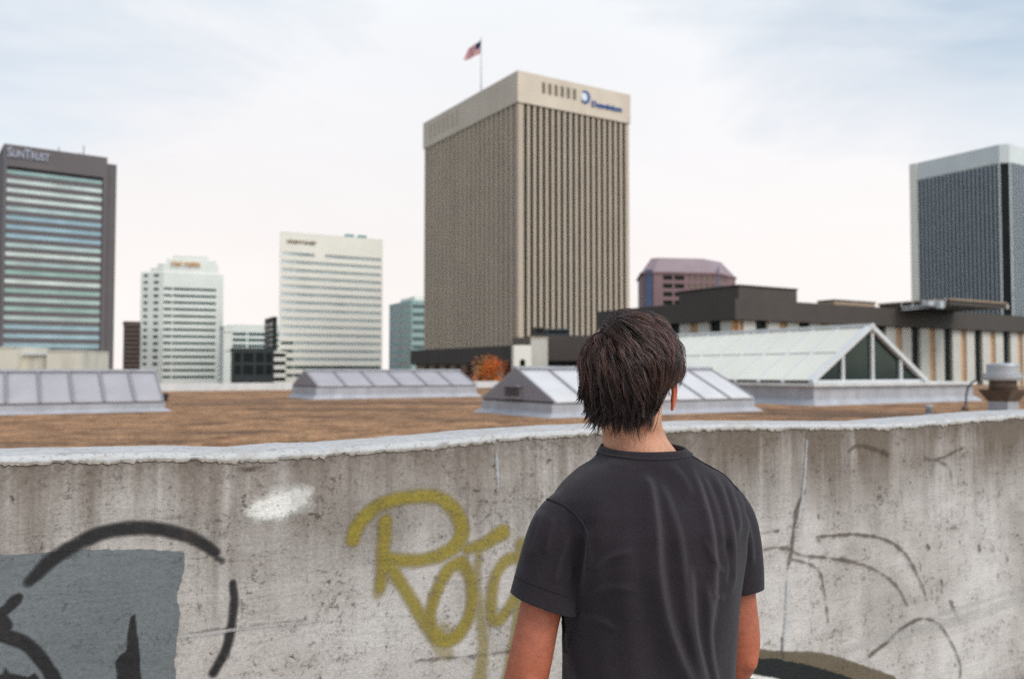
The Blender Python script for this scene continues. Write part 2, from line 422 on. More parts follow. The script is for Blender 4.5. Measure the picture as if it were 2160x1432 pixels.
glyph_row('sign_lettering', T, M_sign_br, (rx(605, 510), -.4, h(zz(605, 512, Y3))), rx(667, 514) - rx(605, 510), 1.5, [12], seed=9)
for px_ in (738, 765):
    x = rx(px_, 500); MB().box(x, x + 3, 4, 6.5, h(zt), h(zt) + 2.2).build('roof_unit', M_teal, T)
# its glazed podium wing on the left
Cw, aw, Ww, Dw, rxw, lxw = fit(566, 750, Y3 - 12, 30.0, 604)
P = empty('podium_block', (Cw.x, Cw.y, ZG), aw, 'low banded block with dark strip windows at the foot of the broad white tower', 'building')
wl = MB(); wl.box(0, Ww, .3, 8, 0, h(zz(566, 742, Y3))); pyw = lambda y: h(zz(566, y, Y3 - 12)); prev = h(zz(566, 742, Y3)); R_ = []
for i in range(4):
    ya = 745 + 17 * i; R_.append((pyw(ya), prev, [])); R_.append((pyw(ya + 8), pyw(ya), [(.2, Ww - .2)])); prev = pyw(ya + 8)
R_.append((0, prev, []))
windows(facade(wl, (0, .3), (Ww, .3), R_, .3), M_dglass, P); wl.build('wall', M_white, P)

# ------------------------------------------------------------------ the small far buildings
def small_tower(name, label, xL, xR, ytop, Y, a, m_wall, m_win, rowpx, winpx, first, nrow, deep=14, cat='building', side=None, xl=None):
    C, a_, W, D, rx, lx = fit(xL, (ytop + 783) / 2, Y, a, xR, xl)
    T = empty(name, (C.x, C.y, ZG), a_, label, cat); zt = zz(xL, ytop, Y); py = lambda y: h(zz(xL, y, Y))
    D = D or deep
    wl = MB(); wl.box(0, W, 0, D, 0, h(zt)); R_ = []; prev = h(zt)
    for i in range(nrow):
        ya = first + rowpx * i; R_.append((py(ya), prev, [])); R_.append((py(ya + winpx), py(ya), [(W * .04, W * .96)] if not side else [(W * s0, W * s1) for s0, s1 in side])); prev = py(ya + winpx)
    R_.append((0, prev, []))
    windows(facade(wl, (0, 0), (W, 0), R_, .25), m_win, T); 
    if xl is not None:
        windows(facade(wl, (0, D), (0, 0), [(z0, z1, [(D * .08, D * .46), (D * .54, D * .92)] if o else []) for z0, z1, o in R_], .25), m_win, T)
    wl.build('wall', m_wall, T)
    MB().box(-.3, W + .02, -.3, D, h(zt), h(zt) + .6).build('parapet', m_wall, T); return T
M_brick = mat('brown_brick', lin(98, 82, 74), .85, .1, .4)
M_dkglass_wall = mat('black_curtain_wall', lin(36, 42, 42), .5, .3, .12, spec=.5)
M_mid = mat('grey_green_wall', lin(150, 160, 152), .7, .06, .2)
M_tealwall = mat('teal_grey_wall', lin(160, 182, 178), .6, .06, .2)
small_tower('office_block', 'slim brown brick block with narrow dark floors between grey and white towers', 262, 296, 681, 310, 26, M_brick, M_dglass, 9.5, 3.2, 688, 10)
small_tower('service_tower', 'plain pale grey slab right beside the stepped white tower', 471, 490, 690, 300, 24, M_white2, M_mid, 40, 2, 700, 2)
small_tower('office_block', 'low white topped block with green glass floors behind the black glass building', 484, 590, 687, 390, 24, M_white2, M_gglass, 12.5, 6.5, 701, 4, side=[(.05, .33), (.36, .98)])
small_tower('office_block', 'black glass building standing in front of the low green glass block', 490, 578, 738, 250, 20, M_dkglass_wall, M_dglass, 26, 20, 744, 2, side=[(.05, .2), (.26, .5), (.56, .75), (.8, .95)])
small_tower('office_block', 'thin dark green tower against the left side of the broad white tower', 577, 584, 671, 345, 26, M_bronze_d, M_gglass, 11, 5, 680, 8, xl=559)
# teal glass block
T = small_tower('office_block', 'teal glass office block between the broad white tower and the tan tower', 868, 905, 636, 350, 26, M_tealwall, M_gglass, 17.2, 8, 642, 8, xl=822, deep=20)
C, a, W, D, rx, lx = fit(868, 700, 350, 26, 905, 822)
MB().box(2, W, 2, D * .7, h(zz(868, 636, 350)) + .6, h(zz(868, 624, 350))).build('penthouse', M_white2, T)

# ------------------------------------------------------------------ pink tower with mansard roof
Y5 = 420; C, a, W, D, rx, lx = fit(1378, 600, Y5, 9, 1512)
M_pink = mat('pink_granite', lin(134, 106, 107), .7, .08, .15); M_pinkroof = mat('mauve_roof', lin(146, 127, 131), .6, .1, .12)
T = empty('office_tower', (C.x, C.y, ZG), a, 'dusky pink tower with mansard roof showing above the dark brown building', 'office tower')
cw = 17; ch = [(-4.5, 4.5), (0, 0), (W, 0), (W + cw, cw * 1.0), (W + cw, cw + 22), (3.5, 36)]
ze = zz(1378, 577, Y5); zr = zz(1450, 543, Y5 + 5)
wall = MB(); wall.prism(ch, 0, h(ze)); py = lambda y: h(zz(1378, y, Y5))
R_ = []; prev = h(ze); u0, u1, u2 = rx(1398, 600), rx(1420, 600), rx(1443, 600)
for i in range(7):
    ya = 580.5 + 17.5 * i; yb = ya + 9.5
    R_.append((py(ya), prev, [])); 
    ops = [(u0, u1 - .5), (u1 + .5, u2)] + [(u2 + 1.5 + k * 3.1, u2 + 3.3 + k * 3.1) for k in range(5) if u2 + 3.3 + k * 3.1 < W - .5]
    R_.append((py(yb), py(ya), ops)); prev = py(yb)
R_.append((0, prev, []))
res = facade(wall, (0, 0), (W, 0), R_, .4)
for q in res: windows([q], M_dglass if q[2][1] < u2 + .1 else M_louv, T)
R2 = [(z0, z1, [(1.5, 3.6), (5, 7.1), (8.5, 10.6), (12, 14)] if ops else []) for z0, z1, ops in R_]
res = facade(wall, (W, 0), (W + cw, cw), R2, .4); windows(res, M_louv, T)
M_bstrip = glass('blue_glass', lin(78, 92, 122), .2, .2, .5)
MB().slab((-4.5, 4.5), (0, 0), 2.2, 6.1, 0, h(ze) + 2, .02, .5).build('glass_bay', M_bstrip, T)
MB().slab((W, 0), (W + cw, cw), .1, 1.4, 0, h(ze) + 4, .45, .8).build('glass_bay', M_bstrip, T)
wall.build('wall', M_pink, T)
grow = lambda P, k: [(Vector(p) + (Vector(p) - Vector((W / 2, 18))).normalized() * k)[:] for p in P]
MB().prism(grow(ch, 1.1), h(ze), h(ze) + .9).build('cornice', M_pink, T)
MB().frustum(grow(ch, .3), h(ze) + .9, grow(ch, -7.5), h(zr)).build('roof', M_pinkroof, T)

# ------------------------------------------------------------------ grey blue tower at the right edge
Y6 = 250; C, a, W, D, rx, lx = fit(2121, 303, Y6, 31, None, 1920)
W = 34
M_bl_wall = mat('pale_blue_panel', lin(218, 221, 217), .6, .05, .2); M_fin = mat('aluminium_fin', lin(172, 178, 180), .5, .05, .3)
M_slate = glass('slate_glass', lin(62, 71, 77), .3, .1, .3)
T = empty('office_tower', (C.x, C.y, ZG), a, 'blue grey glass tower with thin vertical fins and pale crown at the right edge', 'office tower')
zt, zb = zz(2121, 302, Y6), zz(2121, 341, Y6); ck = 2.6
wall = MB(); wall.prism([(ck * .7, 0.35), (W, .35), (W, D), (.35, D), (.35, ck * .7)], 0, h(zb)); 
wall.box(0, .35, D - 2.2, D + .0, 0, h(zb)); wall.box(-.3, .349, D - 2.2, D + .3, h(zb), h(zb) + .01)
wall.build('wall', M_bl_wall, T)
MB().box(-.3, 0, D - 2.2, D + .3, 0, h(zt)).build('corner_strip', M_white, T)  # lit wall end: its brightness is painted as white
cr = MB(); cr.prism([(ck * .75, 0), (W, 0), (W, D), (0, D), (0, ck * .75)], h(zb) + .01, h(zt)); cr.build('crown', M_bl_wall, T)
MB().slab((0, ck * .75), (ck * .75, 0), .2, ck * 1.06 - .2, 0, h(zb) - .2, -.13, -.02).build('corner_glazing', M_dglass, T)
MB().box(-.05, .35, ck * .72, ck * .72 + .5, 0, h(zb)).build('corner_strip', M_bl_wall, T)
MB().box(ck * .72, ck * .72 + .5, -.05, .35, 0, h(zb)).build('corner_strip', M_bl_wall, T)
n = 20; y0_ = ck * .72 + .5; per = (D - 2.2 - y0_) / n
for i in range(n):
    y = y0_ + i * per
    MB().box(.12, .34, y + .02, y + per * .62, 0, h(zb) - .3).build('window', M_slate, T)
    MB().box(-.05, .34, y + per * .64, y + per * .98, 0, h(zb) - .3).build('fin', M_fin, T)
n = 16; per = 1.55
for i in range(n):
    x = y0_ + i * per
    MB().box(x + .02, x + per * .62, .12, .34, 0, h(zb) - .3).build('window', M_slate, T)
    MB().box(x + per * .64, x + per * .98, -.05, .34, 0, h(zb) - .3).build('fin', M_fin, T)

# ------------------------------------------------------------------ dark brown building with cream columns (right)
Y7 = 108; C, a, W, D, rx, lx = fit(1551, 660, Y7, 31.5, None, 1262)
W = 95
M_cream = mat('cream_pier', lin(206, 200, 188), .75, .06, .5, streak=.15); M_ochre = mat('ochre_panel', lin(196, 156, 116), .8, .07, .4)
T = empty('civic_building', (C.x, C.y, ZG), a, 'dark brown topped building with cream piers and ochre panels behind the glass skylight', 'building')
zt, zb = zz(1551, 630, Y7), zz(1551, 674, Y7); hb = h(zb)
MB().box(.8, W, .8, D, 0, hb).build('wall', M_bronze_d, T)
fa = MB(); fa.box(-.5, W, -.5, D, hb, h(zt)); fa.build('fascia', M_bronze, T)
def bays(P0, P1, L, first, bay, sgn, n):
    for i in range(n):
        s0 = first + i * bay
        for k, (a0, a1, m_, nm, d0, d1) in enumerate(((0, .27, M_cream, 'pier', .0, .6), (.27, .46, M_ochre, 'panel', .0, .25), (.46, .73, M_cream, 'pier', .0, .6), (.73, 1, M_dglass, 'window', .0, .12))):
            u0, u1 = s0 + a0 * bay, s0 + a1 * bay
            u0, u1 = max(u0, 0), min(u1, L)
            if u1 - u0 < .1: continue
            MB().slab(P0, P1, u0 + .004, u1 - .004, 0, hb - .01, d0, d1).build(nm, m_, T)
g = rx(1936, 780); bay = (rx(2067, 780) - rx(1862, 780)) / 3
first = rx(1862, 700) + .135 * bay
while first > 0: first -= bay
bays((0, .8), (W, .8), W, first, bay, 1, 14)
gl_ = lx(1420, 690); bl = lx(1420, 690) - lx(1505, 690)
bays((.8, D), (.8, 0), D, (D - gl_ + .135 * bl) % bl - bl, bl, 1, int(D / bl) + 2)
# roof volumes
Yb = 116; C2, a2, W2, D2, rx2, lx2 = fit(1558, 620, Yb, 31.5, 1681, 1432)
P = empty('rooftop_penthouse', (C2.x, C2.y, zt), a2, 'large brown windowless penthouse box on the dark brown building', 'penthouse')
MB().box(0, W2, 0, D2, 0, zz(1558, 601, Yb) - zt - .15).build('wall', M_bronze, P)
MB().box(-.12, W2 + .12, -.12, D2 + .12, zz(1558, 601, Yb) - zt - .15, zz(1558, 600, Yb) - zt).build('coping', M_bronze_d, P)
Yb = 135; C3, a3, W3, D3, rx3, lx3 = fit(1760, 640, Yb, 31.5, 1846, 1725)
M_tanroof = mat('tan_stucco', lin(158, 136, 116), .8, .06, .4)
P = empty('rooftop_penthouse', (C3.x, C3.y, zt), a3, 'low tan penthouse on the dark roof right of the big brown box', 'penthouse')
MB().box(0, W3, 0, D3, 0, zz(1760, 633, Yb) - zt - .1).build('wall', M_tanroof, P)
MB().box(-.1, W3 + .1, -.1, D3 + .1, zz(1760, 633, Yb) - zt - .1, zz(1760, 632, Yb) - zt + .05).build('coping', M_bronze, P)
Yb = 118; C4, a4, W4, D4, rx4, lx4 = fit(2003, 650, Yb, 31.5, 2121, 1855)
P = empty('rooftop_penthouse', (C4.x, C4.y, zt), a4, 'brown penthouse with pale edge below the blue grey tower', 'penthouse')
z4 = zz(2003, 629, Yb) - zt
MB().box(0, W4, 0, D4, 0, z4 - .25).build('wall', M_bronze, P)
MB().box(-.2, W4 + .2, -.2, D4 + .2, z4 - .25, z4).build('coping', M_tanroof, P)
b_ = at(2123, 675, Yb + 3); MB().box(W4 + .22, W4 + .7, -.1, .5, 0, z4 - .3).build('downpipe', M_cream, P)
for (xa, xb, ya, yb, lab) in ((1960, 1981, 645, 657, 'white rounded rooftop air unit on the brown roof edge'), (1984, 1998, 650, 663, 'small pale rooftop box right of the rounded air unit')):
    Yu = 112; p = at(xa, yb, Yu); q = at(xb, ya, Yu); wv = q.x - p.x; zb_ = zt
    U = empty('air_unit', (p.x, Yu, zb_), R(31.5), lab, 'air unit')
    MB().box(0, wv, 0, wv * .8, .1, q.z - zb_).build('casing', M_steel, U, bevel=.08)
    MB().lathe([(wv * .3, q.z - zb_), (wv * .3, q.z - zb_ + .12), (wv * .1, q.z - zb_ + .16)], (wv / 2, wv * .4), 16).build('fan_cowl', M_steel, U)
    MB().box(.05, wv - .05, .02, .06, 0, .1).build('skid', M_bronze, U)
# pipe rails on that roof
pr = MB(); p = at(1902, 657, 113); q = at(1995, 648, 113)
pr.bar((0, 0, .55), q - p + Vector((0, 0, .55)), .1, .1); pr.bar((0, 0, .2), q - p + Vector((0, 0, .2)), .1, .1)
for k in range(5): b = (q - p) * (k / 4); pr.bar(b + Vector((0, 0, zt - p.z)), b + Vector((0, 0, .55)), .08, .08)
o = pr.build('roof_railing', M_steel); o.location = p; props(o, 'thin pale pipe railing on the brown roof beside the air unit', 'railing')

# ------------------------------------------------------------------ low brown building under the tan tower
Y8 = 165; C, a, W, D, rx, lx = fit(1085, 745, Y8, 31.8, None, 866)
T = empty('low_building', (C.x, C.y, ZG), a, 'low brown flat roofed building along the foot of the tan tower', 'building')
zt, zb = zz(1085, 728, Y8), zz(1085, 765, Y8)
MB().box(1, 9, 1, D - 1, 0, h(zb)).build('wall', M_tanroof, T)
MB().box(0, 10, 0, D, h(zb), h(zt)).build('fascia', M_bronze, T)
for i in range(8):
    y = 3 + i * (D - 6) / 8; MB().box(.85, .99, y, y + 2.2, 0, h(zb) - .3).build('window', M_dglass, T)
Y9 = 150; pL, pR = at(1119, 745, Y9), at(1275, 745, Y9)
T = empty('low_building', (pL.x, Y9, ZG), R(4), 'low brown wing with black glass strip left of the head of the man', 'building')
Lw = pR.x - pL.x; zt, zb = zz(1119, 707, Y9), zz(1119, 761, Y9)
MB().box(0, Lw, .6, 14, 0, h(zb)).build('wall', M_bronze_d, T)
MB().box(0, Lw, 0, 14.5, h(zb), h(zt)).build('fascia', M_bronze, T)
for i in range(5): MB().box(.1 + i * Lw / 5, (i + 1) * Lw / 5 - .1, .45, .59, h(zb) - 1.6, h(zb) - .05).build('window', M_dglass, T)
for xa, xb, ya, m_, lab in ((1127, 1150, 690, M_bronze_d, 'dark rooftop unit on the low brown wing'), (1152, 1203, 693, M_slate, 'long blue grey rooftop unit on the low brown wing')):
    p = at(xa, 707, Y9 + 5); q = at(xb, ya, Y9 + 5); U = empty('roof_unit', (p.x, p.y, zt), R(4), lab, 'roof unit')
    hu = q.z - zt; MB().box(0, q.x - p.x, 0, 2.5, .15, hu).build('casing', m_, U, bevel=.1)
    MB().box(.1, q.x - p.x - .1, .1, 2.4, 0, .15).build('skid', M_bronze_d, U); MB().box(.3, q.x - p.x - .3, -.04, 0, hu * .4, hu * .8).build('grille', M_dglass, U)
Y9 = 146; p = at(1120, 735, Y9); q = at(1156, 711, Y9)
U = empty('rooftop_box', (p.x, Y9, ZG), R(8), 'small cream plant box in front of the low brown wing', 'plant box')
MB().box(0, q.x - p.x, 0, 3.6, 0, h(q.z) - .15).build('wall', M_cream, U); MB().box(-.1, q.x - p.x + .1, -.1, 3.8, h(q.z) - .15, h(q.z)).build('coping', M_tan_l, U)
Y9 = 120; p = at(1084, 778, Y9); q = at(1121, 728, Y9); wv = q.x - p.x
U = empty('stair_tower', (p.x, Y9, ZG), R(6), 'small white stair tower with arched opening and dark cap before the tan tower', 'stair tower')
zt_ = h(q.z); wl = MB(); ax, aw, az0, az1 = wv * .5, wv * .16, h(zz(1102, 780, Y9)), h(zz(1102, 763, Y9))
wl.box(0, ax - aw, 0, .5, 0, zt_); wl.box(ax + aw, wv, 0, .5, 0, zt_); wl.box(ax - aw, ax + aw, 0, .5, 0, az0)
N = 8; pts = [(ax - aw * math.cos(i * math.pi / N), az1 + aw * math.sin(i * math.pi / N)) for i in range(N + 1)]
for i in range(N):
    (xa, za), (xb, zb2) = pts[i], pts[i + 1]
    wl.add([(xa, 0, za), (xb, 0, zb2), (xb, 0, zt_), (xa, 0, zt_), (xa, .5, za), (xb, .5, zb2), (xb, .5, zt_), (xa, .5, zt_)], [(0, 1, 2, 3), (5, 4, 7, 6), (0, 4, 5, 1), (3, 2, 6, 7)])
wl.box(0, wv, .9, 3, 0, zt_); wl.box(0, .2, .5, .9, 0, zt_); wl.box(wv - .2, wv, .5, .9, 0, zt_)
wl.build('wall', M_white, U); MB().box(ax - aw, ax + aw, .8, .89, az0, az1 + aw).build('opening', M_dglass, U)
MB().box(.1, wv - .1, .1, 2.9, zt_, zt_ + 1.1).build('cap', M_bronze, U)

# ------------------------------------------------------------------ autumn trees beyond the roof
def tree(label, x, ytop, Y, width_px, cols, seed, n=2600):
    rg = random.Random(seed); top = at(x, ytop, Y); w_ = width_px / F * Y / 2; H = top.z - ZG
    T = empty('autumn_tree', (top.x, Y, ZG), rg.uniform(0, 6), label, 'tree')
    tb = MB(); tb.tube([(0, 0, 0), (.1, .05, H * .3), (-.1, .1, H * .6), (0, 0, H * .92)], [.32, .24, .15, .03], 8)
    for k in range(9):
        z = H * rg.uniform(.35, .75); an = k * 2.4; L = w_ * rg.uniform(.6, .95)
        tb.tube([(0, 0, z), (math.cos(an) * L * .5, math.sin(an) * L * .5, z + L * .35), (math.cos(an) * L, math.sin(an) * L, z + L * .8)], [.1, .06, .02], 6)
    tb.build('trunk', mat('tree_bark', lin(80, 66, 56), .9, .2, 2), T, True)
    cr = MB(); cl = []
    for k in range(34):
        an = rg.uniform(0, 6.28); rr = w_ * rg.random() ** .5 * .85; z = H * rg.uniform(.42, .95); rr *= (1.25 - z / H) * 1.6 if z / H > .7 else 1
        cl.append((math.cos(an) * rr, math.sin(an) * rr, z, w_ * rg.uniform(.22, .42), rg.randrange(len(cols))))
    cl.append((0, 0, H * .96, w_ * .3, 0))
    for i in range(n):
        c_ = rg.choice(cl); d = Vector((rg.gauss(0, 1), rg.gauss(0, 1), rg.gauss(0, .85))).normalized() * c_[3] * rg.uniform(.5, 1.15)
        p = Vector(c_[:3]) + d; s = rg.uniform(.10, .20); u_ = Vector((rg.gauss(0, 1), rg.gauss(0, 1), rg.gauss(0, 1))).normalized(); v_ = u_.orthogonal().normalized()
        cr.add([p - u_ * s, p - v_ * s * .6, p + u_ * s, p + v_ * s * .6], [(0, 1, 2, 3)], c_[4] if rg.random() < .8 else rg.randrange(len(cols)))
    cr.build('crown', [mat('autumn_leaf', q, .7, .15, 4) for q in cols], T)
tree('bright orange autumn tree showing between two gable skylights', 1038, 756, 122, 118, [lin(205, 112, 40), lin(190, 92, 32), lin(220, 140, 60)], 3, 4200)
tree('dull russet autumn tree behind the end of the far grey skylight', 978, 772, 135, 60, [lin(126, 84, 66), lin(108, 72, 62), lin(150, 96, 66)], 5, 1800)
# ------------------------------------------------------------------ the neighbouring flat roof
GA = 31.5; HR = 1.2; ZR = EYE - HR
wa = R(28.8); WD = Vector((math.cos(wa), math.sin(wa), 0)); WN = Vector((math.sin(wa), -math.cos(wa), 0)); WP = Vector((0, 3.0, 0))
m, t, bs = newmat('brown_gravel')
tc = t.node('ShaderNodeTexCoord').outputs['Object']
fine = t.noise(tc, 9, 6, .8); mid = t.noise(t.scaled(tc, (1, .8, 1)), 1.5, 6, .65, .5); big = t.noise(t.scaled(tc, (.5, 1.2, 1)), .35, 5, .6, .8)
vor = t.node('ShaderNodeTexVoronoi', ins={'Vector': tc, 'Scale': 26.0}).outputs['Color']
c = t.ramp(mid, [(.30, lin(96, 74, 56)), (.44, lin(148, 112, 84)), (.66, lin(190, 147, 110))])
c = t.mix(t.ramp(big, [(.38, .75), (.52, 0)]), c, lin(96, 78, 66))
c = t.mix(.9, c, t.ramp(t.math('ADD', t.math('MULTIPLY', fine, .7), t.math('MULTIPLY', t.node('ShaderNodeSeparateColor', ins={0: vor}).outputs[0], .3)), [(.32, .35), (.62, 1.3)]), 'MULTIPLY')
t.l.new(c, bs.inputs['Base Color']); bs.inputs['Roughness'].default_value = .95; bs.inputs['Specular IOR Level'].default_value = .1
b = t.node('ShaderNodeBump', ins={'Strength': .8, 'Distance': .03, 'Height': t.noise(tc, 22, 5, .8)}); t.l.new(b.outputs[0], bs.inputs['Normal'])
M_gravel = m
M_flash = mat('grey_flashing', lin(168, 168, 172), .55, .13, 1.6, .25, 6, streak=.35)
M_flash_w = mat('white_membrane', lin(224, 224, 228), .6, .06, 2, .2, 8, streak=.15)
M_panelw = mat('translucent_pale_panel', lin(200, 197, 197), .6, .07, 1.4, spec=.3, streak=.12)
M_panelg = mat('translucent_grey_panel', lin(164, 160, 163), .6, .07, 1.4, spec=.3, streak=.12)
M_gable = mat('grey_sheet', lin(138, 131, 136), .6, .06, 1.2)
M_bar = mat('glazing_bar', lin(146, 143, 147), .5, .05, 2)
M_dark = mat('dark_gap', lin(56, 54, 54), .8, .1)
M_pvc = mat('weathered_parapet', lin(206, 206, 204), .75, .12, 1.2, .3, 5, streak=.3)

Pf = at(345, 825, 1); k = (ZR - EYE) / (Pf.z - EYE); Pf = Vector((Pf.x * k, k, ZR))      # a point on the far roof edge
ga = R(GA); GR = Vector((math.cos(ga), math.sin(ga), 0)); GL = Vector((-math.sin(ga), math.cos(ga), 0))
B = empty('flat_roof_building', (0, 0, ZG), 0, 'flat roofed building covered in rusty brown gravel behind the concrete wall', 'building')
e0, e1 = Pf - GR * 40, Pf + GR * 75
back = .34
q0, q1 = WP - WN * back - WD * 45, WP - WN * back + WD * 45
poly = [q0, q1, e1, e0]
MB().prism([(p.x, p.y) for p in poly], 0, ZR - ZG - .3).build('wall', M_tanroof, B)
MB().prism([(p.x, p.y) for p in poly], ZR - ZG - .3, ZR - ZG).build('gravel_roof', M_gravel, B)
pa = MB(); hp = zz(400, 808.5, Pf.y + .8) - ZR
for o0, o1, z0_, z1_ in ((0, .35, 0, hp),):
    pts = [e0 - GL * 0, e1, e1 + GL * .35, e0 + GL * .35]; pa.prism([(p.x, p.y) for p in pts], ZR - ZG, ZR - ZG + hp)
pa.build('parapet', M_pvc, B)

# ------------------------------------------------------------------ gable skylights
def roof_pt(x, y, z=ZR):
    d = ray(x, y); k = (z - EYE) / d.z; return Vector((d.x * k, d.y * k, z))
def ridge_skylight(label, corner_px, xr, xl, curb_px, ridge_y, npan, box_on_gable=False, L=None, W=None, ridge_x=None, pm=None):
    C = roof_pt(*corner_px); Y = C.y
    _, a, Lf, Wf, rx, lx = fit(corner_px[0], corner_px[1], Y, GA, xr, xl)
    L = L or Lf; W = W or Wf
    T = empty('skylight', (C.x, C.y, ZR), a, label, 'skylight', 'grey ridge skylights on the gravel roof')
    hc = zz(corner_px[0], curb_px, Y) - ZR; hr = zz(ridge_x or corner_px[0], ridge_y, Y + W / 2 * .85) - ZR
    cb = MB(); cb.frustum([(-.22, -.22), (L + .22, -.22), (L + .22, W + .22), (-.22, W + .22)], 0, [(-.02, -.02), (L + .02, -.02), (L + .02, W + .02), (-.02, W + .02)], hc * .35)
    cb.box(-.02, L + .02, -.02, W + .02, hc * .35, hc); cb.build('curb', M_flash, T)
    MB().box(.03, L - .03, .03, W - .03, hc, hc + .05).build('gasket', M_dark, T)
    z0_ = hc + .05; ov = .06
    for gx0, gx1 in ((0, .04), (L - .04, L)):
        g = MB(); v = [(x, y, z) for x in (gx0, gx1) for y, z in ((0, z0_), (W, z0_), (W / 2, hr))]
        g.add(v, [(0, 2, 1), (3, 4, 5), (0, 1, 4, 3), (1, 2, 5, 4), (2, 0, 3, 5)]); g.build('gable', M_gable, T)
    pl = L / npan
    for side in (0, 1):
        e = (-ov, W / 2) if side == 0 else (W + ov, W / 2); drop = ov * (hr - z0_) / (W / 2)
        for i in range(npan):
            x0, x1 = i * pl + .015, (i + 1) * pl - .015
            p = MB(); a_ = Vector((0, e[0], z0_ - drop)); b_ = Vector((0, e[1], hr)); nn = Vector((0, -(b_.z - a_.z), (b_.y - a_.y)) if side == 0 else (0, (b_.z - a_.z), -(b_.y - a_.y))).normalized()
            if nn.z < 0: nn = -nn
            # slightly pillowed translucent sheet
            K = 6; vs = []; fs = []
            for j in range(K + 1):
                for ii in range(K + 1):
                    u_, v_ = ii / K, j / K; bulge = .018 * (1 - (2 * u_ - 1) ** 2) * (1 - (2 * v_ - 1) ** 4)
                    q = a_.lerp(b_, v_) + nn * (.02 + bulge); vs.append((x0 + (x1 - x0) * u_, q.y, q.z))
            for j in range(K):
                for ii in range(K):
                    qd = (j * (K + 1) + ii, j * (K + 1) + ii + 1, (j + 1) * (K + 1) + ii + 1, (j + 1) * (K + 1) + ii); fs.append(qd if side == 0 else qd[::-1])
            p.add(vs, fs); o = p.build('panel', pm or M_panelg, T, True); sm = o.modifiers.new('thickness', 'SOLIDIFY'); sm.thickness = .02
        for i in range(npan + 1):
            x = min(max(i * pl, .03), L - .03)
            MB().bar((x, e[0], z0_ - drop + .03), (x, e[1], hr + .03), .036, .06, up=(0, 0, 1)).build('glazing_bar', M_bar, T)
    MB().bar((-.02, W / 2, hr + .05), (L + .02, W / 2, hr + .05), .18, .08).build('ridge_cap', M_flash, T)
    if box_on_gable:
        y0_ = W * .40; y1_ = W * .64; zb = hc + (hr - hc) * .10
        g = MB(); g.box(-.12, -.005, y0_, y1_, zb, zb + .06); g.box(-.16, -.005, y0_, y1_, zb + (hr - hc) * .36, zb + (hr - hc) * .42); g.box(-.05, -.005, y0_ + .05, y1_ - .05, zb + .06, zb + (hr - hc) * .36)
        g.build('vent_hood', M_gable, T)
        lv = MB()
        for k in range(5): z = zb + .08 + k * (hr - hc) * .06; lv.box(-.09, -.051, y0_ + .08, y1_ - .08, z, z + .02)
        lv.build('louvre', M_dark, T)
    return T
ridge_skylight('grey gable skylight with a small vent hood on its triangular gable', (1165, 881), 1590, 1018, 852, 779, 7, True, ridge_x=1092, pm=M_panelw)
ridge_skylight('farther grey gable skylight left of the orange autumn tree', (667, 842), 1004, 617, 817, 783, 6, False, ridge_x=645)
# the long one at the left runs out of the picture: its right end is fixed by the photograph
Ce = roof_pt(345, 867); L_ = 9.9
Cs = Ce - GR * L_
px = CX + F * Cs.x / Cs.y; py_ = 783 + F * HR / Cs.y
o = ridge_skylight('long grey panelled skylight at the left edge of the gravel roof', (px, py_), 345, None, py_ - (867 - 848) * Ce.y / Cs.y, 783 + 2, 12, False, L=L_, W=3.2)
# ------------------------------------------------------------------ big white glazed skylight with glass gable, on its platform
Yd = 30.0
Cd = Vector((uu(1716, 812) * Yd, Yd, ZR))
_, a, Wd, Ld, rx, lx = fit(1716, 812, Yd, GA, 1957, 1388)
T = empty('skylight', (Cd.x, Cd.y, ZR), a, 'large white glazed skylight with a dark glass gable end', 'skylight')
hz = lambda z: z - ZR
ze_ = hz(zz(1730, 808, Yd)); zr_ = hz(zz(1848, 689, Yd + Wd / 2 * math.sin(a)))
Ld = lx(1432, 712) * 1.9
wdx = Wd
curb = MB(); curb.box(0, wdx + 3.1, 0, Ld, ze_ * .25, ze_ - .12); curb.frustum([(-.3, -.3), (wdx + 3.3, -.3), (wdx + 3.3, Ld), (-.3, Ld)], 0, [(-.06, -.06), (wdx + 3.15, -.06), (wdx + 3.15, Ld), (-.06, Ld)], ze_ * .25)
curb.build('curb', M_flash, T)
MB().box(-.12, wdx + 3.2, -.12, Ld, ze_ - .12, ze_).build('ledge', M_pvc, T)
M_wpan = mat('white_glazing', lin(221, 217, 203), .45, .05, .5, spec=.5)
M_mull = mat('white_mullion', lin(206, 208, 208), .5, .05, 2)
ysol = .25
nb = 11; pl = (Ld - ysol) / nb
